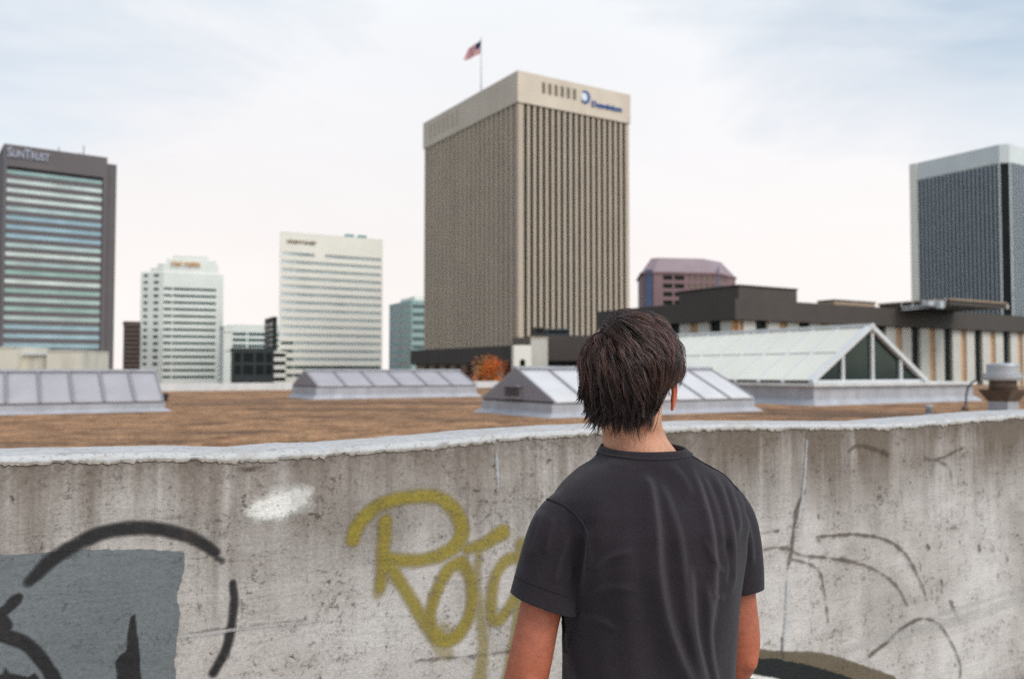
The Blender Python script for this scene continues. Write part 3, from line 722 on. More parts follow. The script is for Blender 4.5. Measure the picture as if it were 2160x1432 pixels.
for side in (0, 1):
    e0_ = Vector((0 if side == 0 else wdx, 0, ze_ + .02)); e1_ = Vector((wdx / 2, 0, zr_))
    for i in range(nb):
        y0_, y1_ = ysol + i * pl + .04, ysol + (i + 1) * pl - .04
        for v0, v1 in ((.03, .49), (.52, .97)):
            p0 = e0_.lerp(e1_, v0); p1 = e0_.lerp(e1_, v1)
            n_ = Vector((-(p1.z - p0.z), 0, (p1.x - p0.x)) if side == 0 else ((p1.z - p0.z), 0, -(p1.x - p0.x))).normalized()
            if n_.z < 0: n_ = -n_
            p = MB(); vv = [(q.x, y, q.z) for y in (y0_, y1_) for q in (p0, p1, p1 + n_ * .04, p0 + n_ * .04)]
            p.add(vv, [(0, 1, 2, 3), (7, 6, 5, 4), (0, 4, 5, 1), (1, 5, 6, 2), (2, 6, 7, 3), (3, 7, 4, 0)]); p.build('panel', M_wpan, T)
    for i in range(nb + 1):
        y = ysol + i * pl if i else .12
        MB().bar((e0_.x, y, e0_.z + .03), (e1_.x, y, e1_.z + .03), .09 if i else .22, .1 if i else .16).build('rafter', M_mull, T)
    q = e0_.lerp(e1_, .505); MB().bar((q.x, ysol, q.z), (q.x, Ld, q.z), .07, .09).build('purlin', M_mull, T)
MB().bar((wdx / 2, .0, zr_ + .06), (wdx / 2, Ld, zr_ + .06), .25, .12).build('ridge_cap', M_mull, T)
M_gdark = glass('gable_glass', lin(26, 40, 39), .12, 0, .3, .3, .6)
yy = .2
cuts = [0, .265, .52, .775, 1]
def hgt(s): return ze_ + (zr_ - ze_) * (1 - abs(2 * s - 1))
for s0, s1 in zip(cuts[:-1], cuts[1:]):
    pts = [(s0, ze_ + .02)] + [(s1, ze_ + .02)]
    top_ = [(s1, hgt(s1) - .04)] + ([(.5, hgt(.5) - .04)] if s0 < .5 < s1 else []) + [(s0, hgt(s0) - .04)]
    P_ = [p for p in pts + top_]
    P_ = [(s * wdx, max(z, ze_ + .02)) for s, z in P_]
    n_ = len(P_)
    MB().add([(x, yy, z) for x, z in P_] + [(x, yy + .03, z) for x, z in P_], [tuple(range(n_)), tuple(range(n_, 2 * n_))[::-1]] + [((i + 1) % n_, i, n_ + i, n_ + (i + 1) % n_) for i in range(n_)]).build('gable_pane', M_gdark, T)
for s in cuts[1:-1]:
    MB().box(s * wdx - .06, s * wdx + .06, yy - .1, yy - .005, ze_, hgt(s) - .05).build('mullion', M_mull, T)
MB().box(0, wdx, yy - .12, yy - .006, ze_ + .002, ze_ + .1).build('gable_sill', M_mull, T)

# ------------------------------------------------------------------ roof vent, pipes
V = roof_pt(2117, 882)
T = empty('roof_vent', (V.x, V.y, ZR), R(GA), 'round capped metal roof vent with rusty collar on a grey curb', 'roof vent')
sc_ = V.y / F; hv = lambda y: (882 - y) * sc_
M_rust = mat('rusty_collar', lin(104, 88, 76), .8, .25, 3, .3, 12, streak=.4)
M_galv = mat('galvanised_cap', lin(176, 178, 182), .4, .1, 3, metal=.35)
s1, s2, s3 = 42 * sc_ * .72, 28 * sc_ * .74, 44 * sc_ * .78
MB().frustum([(-s1, -s1), (s1, -s1), (s1, s1), (-s1, s1)], 0, [(-s2, -s2), (s2, -s2), (s2, s2), (-s2, s2)], hv(868)).box(-s2, s2, -s2, s2, hv(868), hv(846)).build('curb', M_flash, T)
MB().frustum([(-s2 * 1.05, -s2 * 1.05), (s2 * 1.05, -s2 * 1.05), (s2 * 1.05, s2 * 1.05), (-s2 * 1.05, s2 * 1.05)], hv(846), [(-s3, -s3), (s3, -s3), (s3, s3), (-s3, s3)], hv(822)).build('collar', M_rust, T)
MB().lathe([(27 * sc_, hv(822)), (26 * sc_, hv(801))], n=28).build('neck', M_rust, T, True)
cap_ = MB(); cap_.lathe([(30 * sc_, hv(803)), (35 * sc_, hv(802)), (36 * sc_, hv(796)), (35.5 * sc_, hv(790)), (36.5 * sc_, hv(789)), (35 * sc_, hv(787.5)), (30.5 * sc_, hv(787)), (30.5 * sc_, hv(773)), (31.5 * sc_, hv(772)), (30 * sc_, hv(768)), (20 * sc_, hv(766.5)), (1 * sc_, hv(766))], n=36)
cap_.build('cap', M_galv, T)
P0 = roof_pt(2036, 866); T = empty('vent_pipe', P0, 0, 'thin dark gooseneck pipe curving up left of the roof vent', 'pipe')
sp = P0.y / F
pp = [(0, 0, 0), (2 * sp, 0, 20 * sp), (3 * sp, 0, 36 * sp), (7 * sp, 0, 48 * sp), (14 * sp, 0, 58 * sp), (24 * sp, 0, 64 * sp), (30 * sp, 0, 60 * sp)]
MB().tube(pp, 2.0 * sp, 8).build('pipe', M_dark, T, True); MB().lathe([(8 * sp, -.01), (7 * sp, 6 * sp), (3 * sp, 12 * sp)], n=14).build('flange', M_rust, T, True)
P0 = roof_pt(1960, 876); sp = P0.y / F; T = empty('roof_drain', P0, 0, 'short grey pipe stub on the gravel in front of the low ledge', 'pipe')
MB().lathe([(7.5 * sp, 0), (6.5 * sp, 14 * sp), (7.5 * sp, 15 * sp), (7.5 * sp, 22 * sp), (5 * sp, 23 * sp)], n=16).build('pipe', M_flash, T, True); MB().lathe([(11 * sp, 0), (10 * sp, .02), (7.6 * sp, .04)], n=16).build('flange', M_flash, T, True)
P0 = roof_pt(349, 846); sp = P0.y / F; T = empty('roof_pipe', P0, 0, 'small black pipe cap beside the right end of the long skylight', 'pipe')
MB().lathe([(4 * sp, 0), (4 * sp, 9 * sp), (7 * sp, 9 * sp), (7 * sp, 14 * sp), (3 * sp, 17 * sp)], n=14).build('cap', M_dark, T, True); MB().lathe([(9 * sp, 0), (8 * sp, .02), (4.2 * sp, .04)], n=14).build('flange', M_dark, T, True)

# ------------------------------------------------------------------ cream plant enclosure beyond the left skylight
M_stucco = mat('cream_stucco', lin(214, 206, 188), .85, .06, .8, .2, 4, streak=.5)
Ye = 58; p = at(-40, 783, Ye); T = empty('rooftop_enclosure', (p.x, Ye, ZG), R(6), 'cream stained stucco enclosure in front of the grey tower', 'rooftop enclosure')
lx_ = lambda x: at(x, 783, Ye).x - p.x
for x0, x1, yt, d0 in ((-40, 31, 730, 0), (31, 91, 747, .7), (91, 163, 737, 0)):
    MB().box(lx_(x0), lx_(x1), d0, 5, 0, h(zz(80, yt + 1.5, Ye)) - .08).build('wall', M_stucco, T)
    MB().box(lx_(x0) - .03, lx_(x1) + .03, d0 - .05, 5, h(zz(80, yt + 1.5, Ye)) - .08, h(zz(80, yt, Ye)) - .03).build('coping', M_cream, T)
MB().box(lx_(38), lx_(90), .45, .69, h(zz(60, 747, Ye)), h(zz(60, 742, Ye))).build('rail', M_mull, T)
# ------------------------------------------------------------------ parking deck and concrete wall with graffiti
M_deck = mat('deck_concrete', lin(150, 145, 138), .9, .12, 1.5, .4, 40)
mb = MB(); q0, q1 = WP - WD * 30, WP + WD * 30
mb.prism([(p.x, p.y) for p in (q0 + WN * 30, q1 + WN * 30, q1, q0)], -.3, 0); props(mb.build('deck', M_deck), kind='structure')
S0 = -9.0
def wpt(x, y):            # pixel -> (s, z) on the wall face
    p = on_plane(x, y, WP, WN); d = p - WP; return d.dot(WD), p.z
root = WP + WD * S0
WALL = empty('concrete_wall', (root.x, root.y, 0), wa, 'stained grey concrete wall painted with graffiti under a white capped top', 'wall')
prof_lo = [(0, 987), (370, 977), (500, 979), (560, 977), (632, 970), (680, 969), (760, 962), (903, 951), (1052, 935), (1237, 922), (1540, 910), (1700, 909), (1890, 908), (1953, 902), (2077, 892), (2160, 884)]
prof_up = [(0, 957), (270, 952), (500, 947), (560, 939), (640, 936), (740, 936), (800, 928), (850, 921), (900, 927), (1000, 922), (1120, 913), (1237, 907), (1400, 897), (1540, 892), (1750, 895), (1890, 893), (1953, 885), (2077, 877), (2160, 874)]
lo = [wpt(*p) for p in prof_lo]
BK = .16
def wpt_b(x, y):
    p = on_plane(x, y, WP - WN * BK, WN); d = p - WP; return d.dot(WD), p.z
up = [wpt_b(*p) for p in prof_up]
def itp(tab, s):
    xs = [p[0] for p in tab]; ys = [p[1] for p in tab]; return float(np.interp(s, xs, ys))
TH = .34; s_min, s_max = -9.0, 13.0
ztop_f = lambda s: itp(lo, s) + .022
# wall body: front face, slightly uneven
nS = int((s_max - s_min) / .05); ss = [s_min + (s_max - s_min) * i / nS for i in range(nS + 1)]
mb = MB(); v = []; f = []
nz_ = 8
for i, s in enumerate(ss):
    zt = ztop_f(s)
    for j in range(nz_ + 1): v.append((s - S0, 0.0, zt * j / nz_))
    v.append((s - S0, TH, zt)); v.append((s - S0, TH, 0))
st = nz_ + 3
for i in range(nS):
    for j in range(st - 1): a_ = i * st + j; f.append((a_, a_ + st, a_ + st + 1, a_ + 1))
    a_ = i * st + st - 1; f.append((a_, a_ + st, i * st + st, i * st))
f.append(tuple(range(st))); f.append(tuple(range(nS * st, nS * st + st))[::-1])
mb.add(v, f)
m, t, bs = newmat('stained_concrete')
tc = t.node('ShaderNodeTexCoord').outputs['Object']; sp = t.node('ShaderNodeSeparateXYZ', ins={0: tc}); X_, Z_ = sp.outputs[0], sp.outputs[2]
big = t.noise(t.scaled(tc, (1, 1, .9)), 1.6, 6, .62, .3); mid = t.noise(tc, 7, 7, .7); fine = t.noise(tc, 95, 5, .75); fine2 = t.noise(tc, 38, 6, .75, .2)
c = t.ramp(big, [(.3, lin(164, 155, 147)), (.5, lin(196, 188, 181)), (.7, lin(213, 207, 201))])
c = t.mix(t.ramp(mid, [(.42, .0), (.7, .35)]), c, lin(150, 140, 132))
# dirt washed down from the coping: streaks fading with depth
depth = t.math('SUBTRACT', 1.42, Z_)
stn = t.noise(t.scaled(tc, (9, 9, .55), (2.3, 0, .6)), 1, 6, .65, .25); stn2 = t.noise(t.scaled(tc, (28, 28, .8)), 1, 4, .6, .2)
fall = t.ramp(t.math('ADD', depth, t.math('MULTIPLY', t.noise(t.scaled(tc, (2.2, 2.2, .2)), 1, 3), .35)), [(.12, 1), (.38, .7), (.66, .22), (1, 0)])
sm_ = t.math('MULTIPLY', t.math('ADD', t.ramp(stn, [(.46, 0), (.68, 1)]), t.math('MULTIPLY', t.ramp(stn2, [(.5, 0), (.75, 1)]), .5)), fall)
c = t.mix(t.math('MULTIPLY', sm_, .85, True), c, lin(92, 80, 70))
fall2 = t.ramp(t.math('ADD', depth, t.math('MULTIPLY', t.noise(t.scaled(tc, (3.5, 3.5, .5), (7, 0, 0)), 1, 5, .65), .30)), [(.18, 1), (.55, 0)])
rgt = t.ramp(t.math('MULTIPLY', t.math('SUBTRACT', X_, 8.6), .4), [(0, .55), (1, 1.0)])
c = t.mix(t.math('MULTIPLY', t.math('MULTIPLY', t.math('MULTIPLY', fall2, 1.6), rgt), t.ramp(t.noise(t.scaled(tc, (5, 5, .4)), .9, 5, .7), [(.35, .3), (.6, 1)]), True), c, lin(112, 100, 88))
rim = t.ramp(t.math('ADD', depth, t.math('MULTIPLY', mid, .12)), [(.055, .75), (.17, 0)])
c = t.mix(t.math('MULTIPLY', rim, t.ramp(fine2, [(.35, 0), (.6, 1)]), True), c, lin(92, 82, 74))
# pits and speckles
sp1 = t.ramp(t.math('ADD', t.math('MULTIPLY', fine2, .62), t.math('MULTIPLY', mid, .38)), [(.548, 0), (.60, 1)])
sp2 = t.ramp(t.noise(t.scaled(tc, (1, 1, 1.3)), 62, 4, .7, .6), [(.565, 0), (.64, 1)])
sp1 = t.math('MAXIMUM', t.math('MULTIPLY', sp1, t.ramp(big, [(.36, 1), (.66, .6)])), t.math('MULTIPLY', sp2, t.ramp(mid, [(.4, 0), (.6, .9)])))
c = t.mix(t.math('MULTIPLY', sp1, .85), c, lin(84, 72, 64))
vor = t.node('ShaderNodeTexVoronoi', ins={'Vector': t.mix(.06, tc, t.node('ShaderNodeTexNoise', ins={'Vector': tc, 'Scale': 40.0}).outputs[1]), 'Scale': 14.0, 'Randomness': 1.0})
pit = t.math('MULTIPLY', t.ramp(vor.outputs['Distance'], [(.05, 1), (.13, 0)]), t.ramp(t.node('ShaderNodeSeparateColor', ins={0: vor.outputs['Color']}).outputs[0], [(.80, 0), (.83, 1)]))
c = t.mix(t.math('MULTIPLY', pit, .8), c, lin(66, 56, 50))
c = t.mix(.8, c, t.ramp(fine, [(.3, .66), (.7, 1.2)]), 'MULTIPLY')
t.l.new(c, bs.inputs['Base Color']); bs.inputs['Roughness'].default_value = .92; bs.inputs['Specular IOR Level'].default_value = .15
bh = t.math('ADD', t.math('ADD', t.math('MULTIPLY', fine2, .5), t.math('MULTIPLY', fine, .18)), t.math('ADD', t.math('MULTIPLY', t.noise(t.scaled(tc, (1.2, 1.2, 5)), 2.2, 5, .6, .5), 1.3), t.math('MULTIPLY', pit, -.5)))
b = t.node('ShaderNodeBump', ins={'Strength': .55, 'Distance': .012, 'Height': bh}); t.l.new(b.outputs[0], bs.inputs['Normal'])
mb.build('wall_body', m, WALL, True)
for q in WALL.children[0].data.polygons: q.use_smooth = abs(q.normal.y) > .9 
# coping: lumpy white membrane folded over the top
mb = MB(); v = []; f = []; nC = int((s_max - s_min) / .008); K = 13
for i in range(nC + 1):
    s = s_min + (s_max - s_min) * i / nC
    zlo = itp(lo, s) + .010 * mnoise.noise((s * 9, 0, 3)) + .006 * mnoise.noise((s * 27, 1, 7)) + .006 * mnoise.noise((s * 75, 1, 2)) + .006 * mnoise.noise((s * 160, 4, 2)) + .006; zt = ztop_f(s); zu = itp(up, s) + .006 * mnoise.noise((s * 11, 5, 1)) + .005 * abs(mnoise.noise((s * 34, 2, 9))) + .002 * mnoise.noise((s * 90, 2, 9))
    zu = max(zu, zt + .012)
    thick = .0028 + .0016 * mnoise.noise((s * 17, 8, 8))
    pr = [(-.003, zlo), (-thick, zlo + .004), (-thick - .002, (zlo + zt) / 2), (-thick, zt - .002), (.004, zt + .010), (.04, zt + .6 * (zu - zt)), (.10, zt + .93 * (zu - zt)), (BK, zu), (.24, zt + .85 * (zu - zt)), (.31, zt + .5 * (zu - zt)), (TH + .01, zt), (TH + .012, zt - .06), (TH + .002, zt - .062)]
    for k, (y, z) in enumerate(pr):
        jit = .0015 * mnoise.noise((s * 22, k * .7, 4)) if 3 < k < 10 else 0
        v.append((s - S0, y, z + jit))
for i in range(nC):
    for k in range(K - 1): a_ = i * K + k; f.append((a_, a_ + K, a_ + K + 1, a_ + 1))
mb.add(v, f)
m, t, bs = newmat('white_coping_membrane')
tc = t.node('ShaderNodeTexCoord').outputs['Object']
n1 = t.noise(t.scaled(tc, (1, 1, 2)), 7, 6, .7, .6); n2 = t.noise(t.scaled(tc, (.35, 1, 1)), 26, 5, .7, 1.0); n3 = t.noise(tc, 60, 4, .7)
c = t.mix(t.ramp(n2, [(.56, 0), (.70, .75)]), lin(190, 188, 186), lin(120, 116, 114)); c = t.mix(t.ramp(n1, [(.52, 0), (.68, .7)]), c, lin(158, 148, 134)); c = t.mix(t.ramp(n3, [(.55, 0), (.68, .7)]), c, lin(120, 116, 114))
ra = t.node('ShaderNodeAttribute', attribute_name='rim').outputs['Fac']
chip = t.ramp(t.math('ADD', t.math('MULTIPLY', ra, .34), t.math('MULTIPLY', t.noise(tc, 30, 6, .8), .75)), [(.52, 0), (.59, 1)])
c = t.mix(chip, c, t.ramp(n3, [(.3, lin(128, 116, 104)), (.6, lin(176, 166, 154))]))
c = t.mix(.6, c, t.ramp(t.noise(tc, 110, 4, .75), [(.3, .74), (.7, 1.1)]), 'MULTIPLY')
t.l.new(c, bs.inputs['Base Color']); bs.inputs['Roughness'].default_value = .7
b = t.node('ShaderNodeBump', ins={'Strength': .35, 'Distance': .01, 'Height': t.math('ADD', t.noise(tc, 18, 5, .6, .5), t.math('MULTIPLY', n3, .3))}); t.l.new(b.outputs[0], bs.inputs['Normal'])
cop = mb.build('coping', m, WALL, True); rim_a = cop.data.attributes.new('rim', 'FLOAT', 'POINT'); rim_a.data.foreach_set('value', [(1.0, .8, .45, .15)[k] if k < 4 else 0.0 for i in range(nC + 1) for k in range(K)])

# ---- paint on the wall: a fine sheet whose opacity comes from distance to the brush path
def catmull(P, n=14):
    P = [np.array(p, float) for p in P]
    if len(P) == 2: return [P[0] + (P[1] - P[0]) * k / n for k in range(n + 1)]
    Q = [2 * P[0] - P[1]] + P + [2 * P[-1] - P[-2]]; o = []
    for i in range(1, len(Q) - 2):
        for k in range(n):
            u_ = k / n; o.append(.5 * (2 * Q[i] + (Q[i + 1] - Q[i - 1]) * u_ + (2 * Q[i - 1] - 5 * Q[i] + 4 * Q[i + 1] - Q[i + 2]) * u_ ** 2 + (3 * Q[i] - Q[i - 1] - 3 * Q[i + 1] + Q[i + 2]) * u_ ** 3))
    o.append(P[-1]); return o
def paint_mat(name, col, col2, soft=.5, opac=.95, rough=.7, worn=.25, grain=60):
    m, t, bs = newmat(name); tc = t.node('ShaderNodeTexCoord').outputs['Object']
    a_ = t.node('ShaderNodeAttribute', attribute_name='paint').outputs['Fac']; d_ = t.node('ShaderNodeAttribute', attribute_name='density').outputs['Fac']
    # the same pits and speckles as the concrete underneath (same coordinates)
    mid = t.noise(tc, 7, 7, .7); fine = t.noise(tc, 95, 5, .75); fine2 = t.noise(tc, 38, 6, .75, .2); n3 = t.noise(t.scaled(tc, (9, 9, .7)), 1, 5, .6)
    sp = t.math('MAXIMUM', t.ramp(t.math('ADD', t.math('MULTIPLY', fine2, .62), t.math('MULTIPLY', mid, .38)), [(.548, 0), (.61, 1)]), t.math('MULTIPLY', t.ramp(t.noise(t.scaled(tc, (1, 1, 1.3)), 62, 4, .7, .6), [(.60, 0), (.68, 1)]), .8))
    spray = t.noise(tc, 260, 3, .8)
    al = t.math('ADD', a_, t.math('ADD', t.math('MULTIPLY', t.math('SUBTRACT', fine, .5), worn * 1.3), t.math('MULTIPLY', t.math('SUBTRACT', spray, .5), worn * 1.6)))
    al = t.math('MULTIPLY', t.ramp(al, [(.12, 0), (.12 + soft, 1)]), opac)
    al = t.math('MULTIPLY', al, t.math('SUBTRACT', 1, t.math('MULTIPLY', sp, min(1, worn * 1.6))), True)
    c = t.mix(d_, col, col2); c = t.mix(t.ramp(t.noise(tc, 5, 5, .65), [(.35, 0), (.7, .45)]), c, tuple(q * .7 for q in col[:3]) + (1,)); c = t.mix(t.ramp(n3, [(.5, 0), (.7, .3)]), c, lin(96, 84, 72)) if worn > .15 else c
    c = t.mix(.8, c, t.ramp(fine, [(.3, .72), (.7, 1.18)]), 'MULTIPLY')
    c = t.mix(t.math('MULTIPLY', sp, .35), c, lin(60, 54, 48))
    t.l.new(c, bs.inputs['Base Color']); bs.inputs['Roughness'].default_value = rough; bs.inputs['Specular IOR Level'].default_value = .2
    b = t.node('ShaderNodeBump', ins={'Strength': .55, 'Distance': .012, 'Height': t.math('ADD', t.math('MULTIPLY', fine2, .5), t.math('ADD', t.math('MULTIPLY', fine, .18), t.math('MULTIPLY', t.noise(t.scaled(tc, (1.2, 1.2, 5)), 2.2, 5, .6, .5), 1.3)))}); t.l.new(b.outputs[0], bs.inputs['Normal'])
    tr = t.node('ShaderNodeBsdfTransparent'); mx = t.node('ShaderNodeMixShader', ins={0: al, 1: tr.outputs[0], 2: bs.outputs[0]})
    t.l.new(mx.outputs[0], t.n['Material Output'].inputs[0]); return m
LAYER = [0]
def paint(name, m, strokes=(), polys=(), cell=.005, edge=.012, label=None, wob=.003):
    """strokes: (pixel points, width px or list, strength); polys: (pixel points, edge softness)"""
    segs = []
    for pts, wd, stg in strokes:
        wl = wd if hasattr(wd, '__len__') else [wd] * len(pts)
        P = catmull([(*wpt(*p), w_ * (on_plane(p[0], p[1], WP, WN).y) / F / 2) for p, w_ in zip(pts, wl)])
        segs.append((np.array(P), stg))
    pol = [(np.array([wpt(*p) for p in pts]), e_) for pts, e_ in polys]
    allp = [s[0][:, :2] for s in segs] + [p[0] for p in pol]; allp = np.vstack(allp); mxw = max([s[0][:, 2].max() for s in segs] + [.02])
    a0, b0 = allp.min(0) - mxw * 2 - .02, allp.max(0) + mxw * 2 + .02
    nx, ny = int((b0[0] - a0[0]) / cell) + 1, int((b0[1] - a0[1]) / cell) + 1
    gx, gz = np.meshgrid(np.linspace(a0[0], b0[0], nx), np.linspace(a0[1], b0[1], ny)); px_, pz_ = gx.ravel(), gz.ravel()
    jx = np.array([mnoise.noise((x * 30, z * 30, 1.5)) for x, z in zip(px_, pz_)]) * wob
    A = np.zeros(len(px_)); Dn = np.zeros(len(px_))
    for P, stg in segs:
        best = np.full(len(px_), -9.)
        for i in range(len(P) - 1):
            a_, b_ = P[i], P[i + 1]; d = b_[:2] - a_[:2]; L2 = max(d @ d, 1e-12)
            u_ = np.clip(((px_ - a_[0]) * d[0] + (pz_ - a_[1]) * d[1]) / L2, 0, 1)
            dist = np.hypot(px_ - a_[0] - u_ * d[0], pz_ - a_[1] - u_ * d[1]) + jx; w_ = a_[2] + (b_[2] - a_[2]) * u_
            best = np.maximum(best, (w_ - dist) / np.minimum(edge, w_ * 1.4) + .5)
        al = np.clip(best, 0, 1) * stg; Dn += (A > .4) * (al > .4) * .8; A = np.maximum(A, al)
    for P, e_ in pol:
        ins = np.zeros(len(px_), bool); dist = np.full(len(px_), 9.); n_ = len(P)
        for i in range(n_):
            a_, b_ = P[i], P[(i + 1) % n_]; d = b_ - a_; u_ = np.clip(((px_ - a_[0]) * d[0] + (pz_ - a_[1]) * d[1]) / max(d @ d, 1e-12), 0, 1)
            dist = np.minimum(dist, np.hypot(px_ - a_[0] - u_ * d[0], pz_ - a_[1] - u_ * d[1]))
            c_ = ((a_[1] > pz_) != (b_[1] > pz_)) & (px_ < (b_[0] - a_[0]) * (pz_ - a_[1]) / (b_[1] - a_[1] + 1e-12) + a_[0]); ins ^= c_
        A = np.maximum(A, np.clip((np.where(ins, dist, -dist) + jx * 1.5) / e_ + .5, 0, 1))
    ztop = np.array([ztop_f(s) - .03 for s in px_]); A[pz_ > ztop] = 0
    keep = A.reshape(ny, nx) > .02
    fm = keep[:-1, :-1] | keep[1:, :-1] | keep[:-1, 1:] | keep[1:, 1:]
    jj, ii = np.nonzero(fm); quads = np.stack([jj * nx + ii, jj * nx + ii + 1, (jj + 1) * nx + ii + 1, (jj + 1) * nx + ii], 1)
    used, inv = np.unique(quads, return_inverse=True); quads = inv.reshape(-1, 4)
    LAYER[0] += 1; off = -.0012 - .0005 * LAYER[0]
    me = bpy.data.meshes.new(name); me.from_pydata(np.stack([px_[used] - S0, np.full(len(used), off), pz_[used]], 1).tolist(), [], quads.tolist())
    for nm, arr in (('paint', A), ('density', np.clip(Dn, 0, 1))):
        at_ = me.attributes.new(nm, 'FLOAT', 'POINT'); at_.data.foreach_set('value', arr[used].astype(np.float32))
    me.materials.append(m); o = bpy.data.objects.new(name, me); COL.objects.link(o); o.parent = WALL
    if label: o['label'] = label
    return o
P_grey = paint_mat('slate_roller_paint', lin(116, 120, 121), lin(108, 112, 114), .25, .97, .75, .12)
P_black = paint_mat('black_spray', lin(46, 44, 45), lin(28, 27, 28), .7, .92, .6, .22)
P_olive = paint_mat('olive_spray', lin(160, 142, 58), lin(104, 100, 30), .85, .84, .7, .34)
P_white = paint_mat('white_spray', lin(240, 235, 226), lin(240, 235, 226), .7, .98, .7, .32)
P_crack = paint_mat('dry_vine_stain', lin(96, 80, 70), lin(80, 66, 58), .9, .75, .9, .5)
P_seam = paint_mat('pale_mortar_seam', lin(206, 202, 198), lin(206, 202, 198), .9, .7, .9, .4)
P_brown = paint_mat('brown_spray', lin(112, 100, 82), lin(100, 90, 72), .5, .92, .8, .25)
P_dgreen = paint_mat('black_paint', lin(38, 40, 40), lin(30, 32, 32), .4, .98, .7, .08)
P_smear = paint_mat('pale_smear', lin(192, 188, 186), lin(192, 188, 186), .95, .5, .9, .4)
P_drip = paint_mat('pale_drip', lin(196, 200, 204), lin(196, 200, 204), .9, .8, .9, .55)

paint('painted_patch', P_grey, polys=[([(-120, 1172), (0, 1172), (130, 1163), (250, 1159), (388, 1164), (390, 1180), (380, 1218), (372, 1260), (378, 1300), (368, 1350), (366, 1500), (-120, 1500)], .006)], cell=.006, label='slate grey rolled paint patch')
paint('graffiti_stroke', P_black, [([(62, 1226), (110, 1180), (170, 1142), (230, 1120), (300, 1112), (360, 1120), (410, 1136), (455, 1164)], [20, 26, 28, 28, 26, 24, 22, 18], 1), ([(458, 1176), (468, 1182)], 14, .7),
      ([(491, 1228), (494, 1270), (488, 1320), (474, 1375), (450, 1418)], [12, 15, 17, 17, 18], 1)], label='big black arc', edge=.018)
paint('graffiti_stroke', P_black, [([(-20, 1302), (12, 1284), (30, 1268), (40, 1258)], [16, 20, 22, 12], 1), ([(-60, 1290), (-10, 1310), (12, 1320)], [40, 40, 26], 1), ([(-80, 1310), (0, 1335), (50, 1355), (92, 1395), (122, 1450)], [30, 28, 24, 24, 26], 1)],
      [([(272, 1318), (276, 1300), (284, 1296), (288, 1320), (298, 1440), (303, 1500), (240, 1500), (248, 1420), (244, 1396), (254, 1380), (266, 1372)], .006), ([(-20, 1432), (8, 1420), (10, 1405), (20, 1418), (60, 1428), (72, 1420), (82, 1432), (96, 1500), (-20, 1500)], .01)], label='thick black letter strokes')
paint('graffiti_tag', P_olive, [
    ([(744, 1136), (752, 1112), (780, 1078), (820, 1056), (870, 1047), (915, 1046), (945, 1062), (968, 1092), (974, 1120), (962, 1148), (930, 1168), (890, 1180), (840, 1180), (815, 1176)], [30, 31, 30, 28, 28, 28, 30, 34, 36, 34, 30, 28, 28, 26], .95),
    ([(812, 1100), (810, 1140), (806, 1190), (800, 1240)], [30, 30, 29, 26], .95), ([(798, 1230), (797, 1252)], [26, 26], .55),
    ([(818, 1190), (845, 1228), (872, 1272), (896, 1310), (920, 1340)], [28, 28, 28, 30, 38], .9),
    ([(974, 1184), (950, 1196), (930, 1224), (914, 1264), (906, 1306), (916, 1336), (942, 1350), (970, 1332), (990, 1296), (996, 1256), (992, 1216), (974, 1184)], [28, 28, 28, 28, 30, 34, 34, 30, 28, 28, 28, 28], .95),
    ([(930, 1340), (936, 1362), (944, 1378)], [60, 48, 30], .5),
    ([(986, 1156), (1020, 1146), (1060, 1122)], [24, 28, 34], .95), ([(1010, 1168), (1004, 1230), (1014, 1300), (1018, 1380), (1008, 1445)], [22, 24, 26, 30, 36], .62),
    ([(1098, 1172), (1070, 1180), (1048, 1206), (1036, 1250), (1038, 1300), (1052, 1306), (1076, 1276), (1096, 1236), (1102, 1180)], [24, 26, 26, 28, 28, 26, 26, 26, 26], .85),
    ([(1098, 1146), (1100, 1200), (1096, 1280), (1086, 1360), (1070, 1445)], [28, 26, 28, 32, 40], .75)], label='olive green spray tag', edge=.022)
paint('graffiti_dab', P_white, [([(538, 1074), (570, 1068), (606, 1059), (630, 1052)], [38, 54, 56, 46], 1)], edge=.045, label='white spray dab', wob=.016)
paint('graffiti_block', P_brown, [([(1440, 1380), (1560, 1378), (1640, 1384), (1720, 1392), (1780, 1408), (1880, 1440)], [26, 26, 22, 32, 34, 30], 1)], label='brown outline of black shape')
paint('graffiti_block', P_dgreen, polys=[([(1300, 1396), (1560, 1385), (1640, 1390), (1700, 1402), (1770, 1422), (1830, 1445), (1900, 1490), (1300, 1500)], .008)], cell=.007, label='black painted shape')
paint('graffiti_stroke', P_white, [([(1500, 1418), (1568, 1423), (1600, 1428), (1640, 1434)], [8, 8, 8, 7], 1)], label='thin white line on black shape')
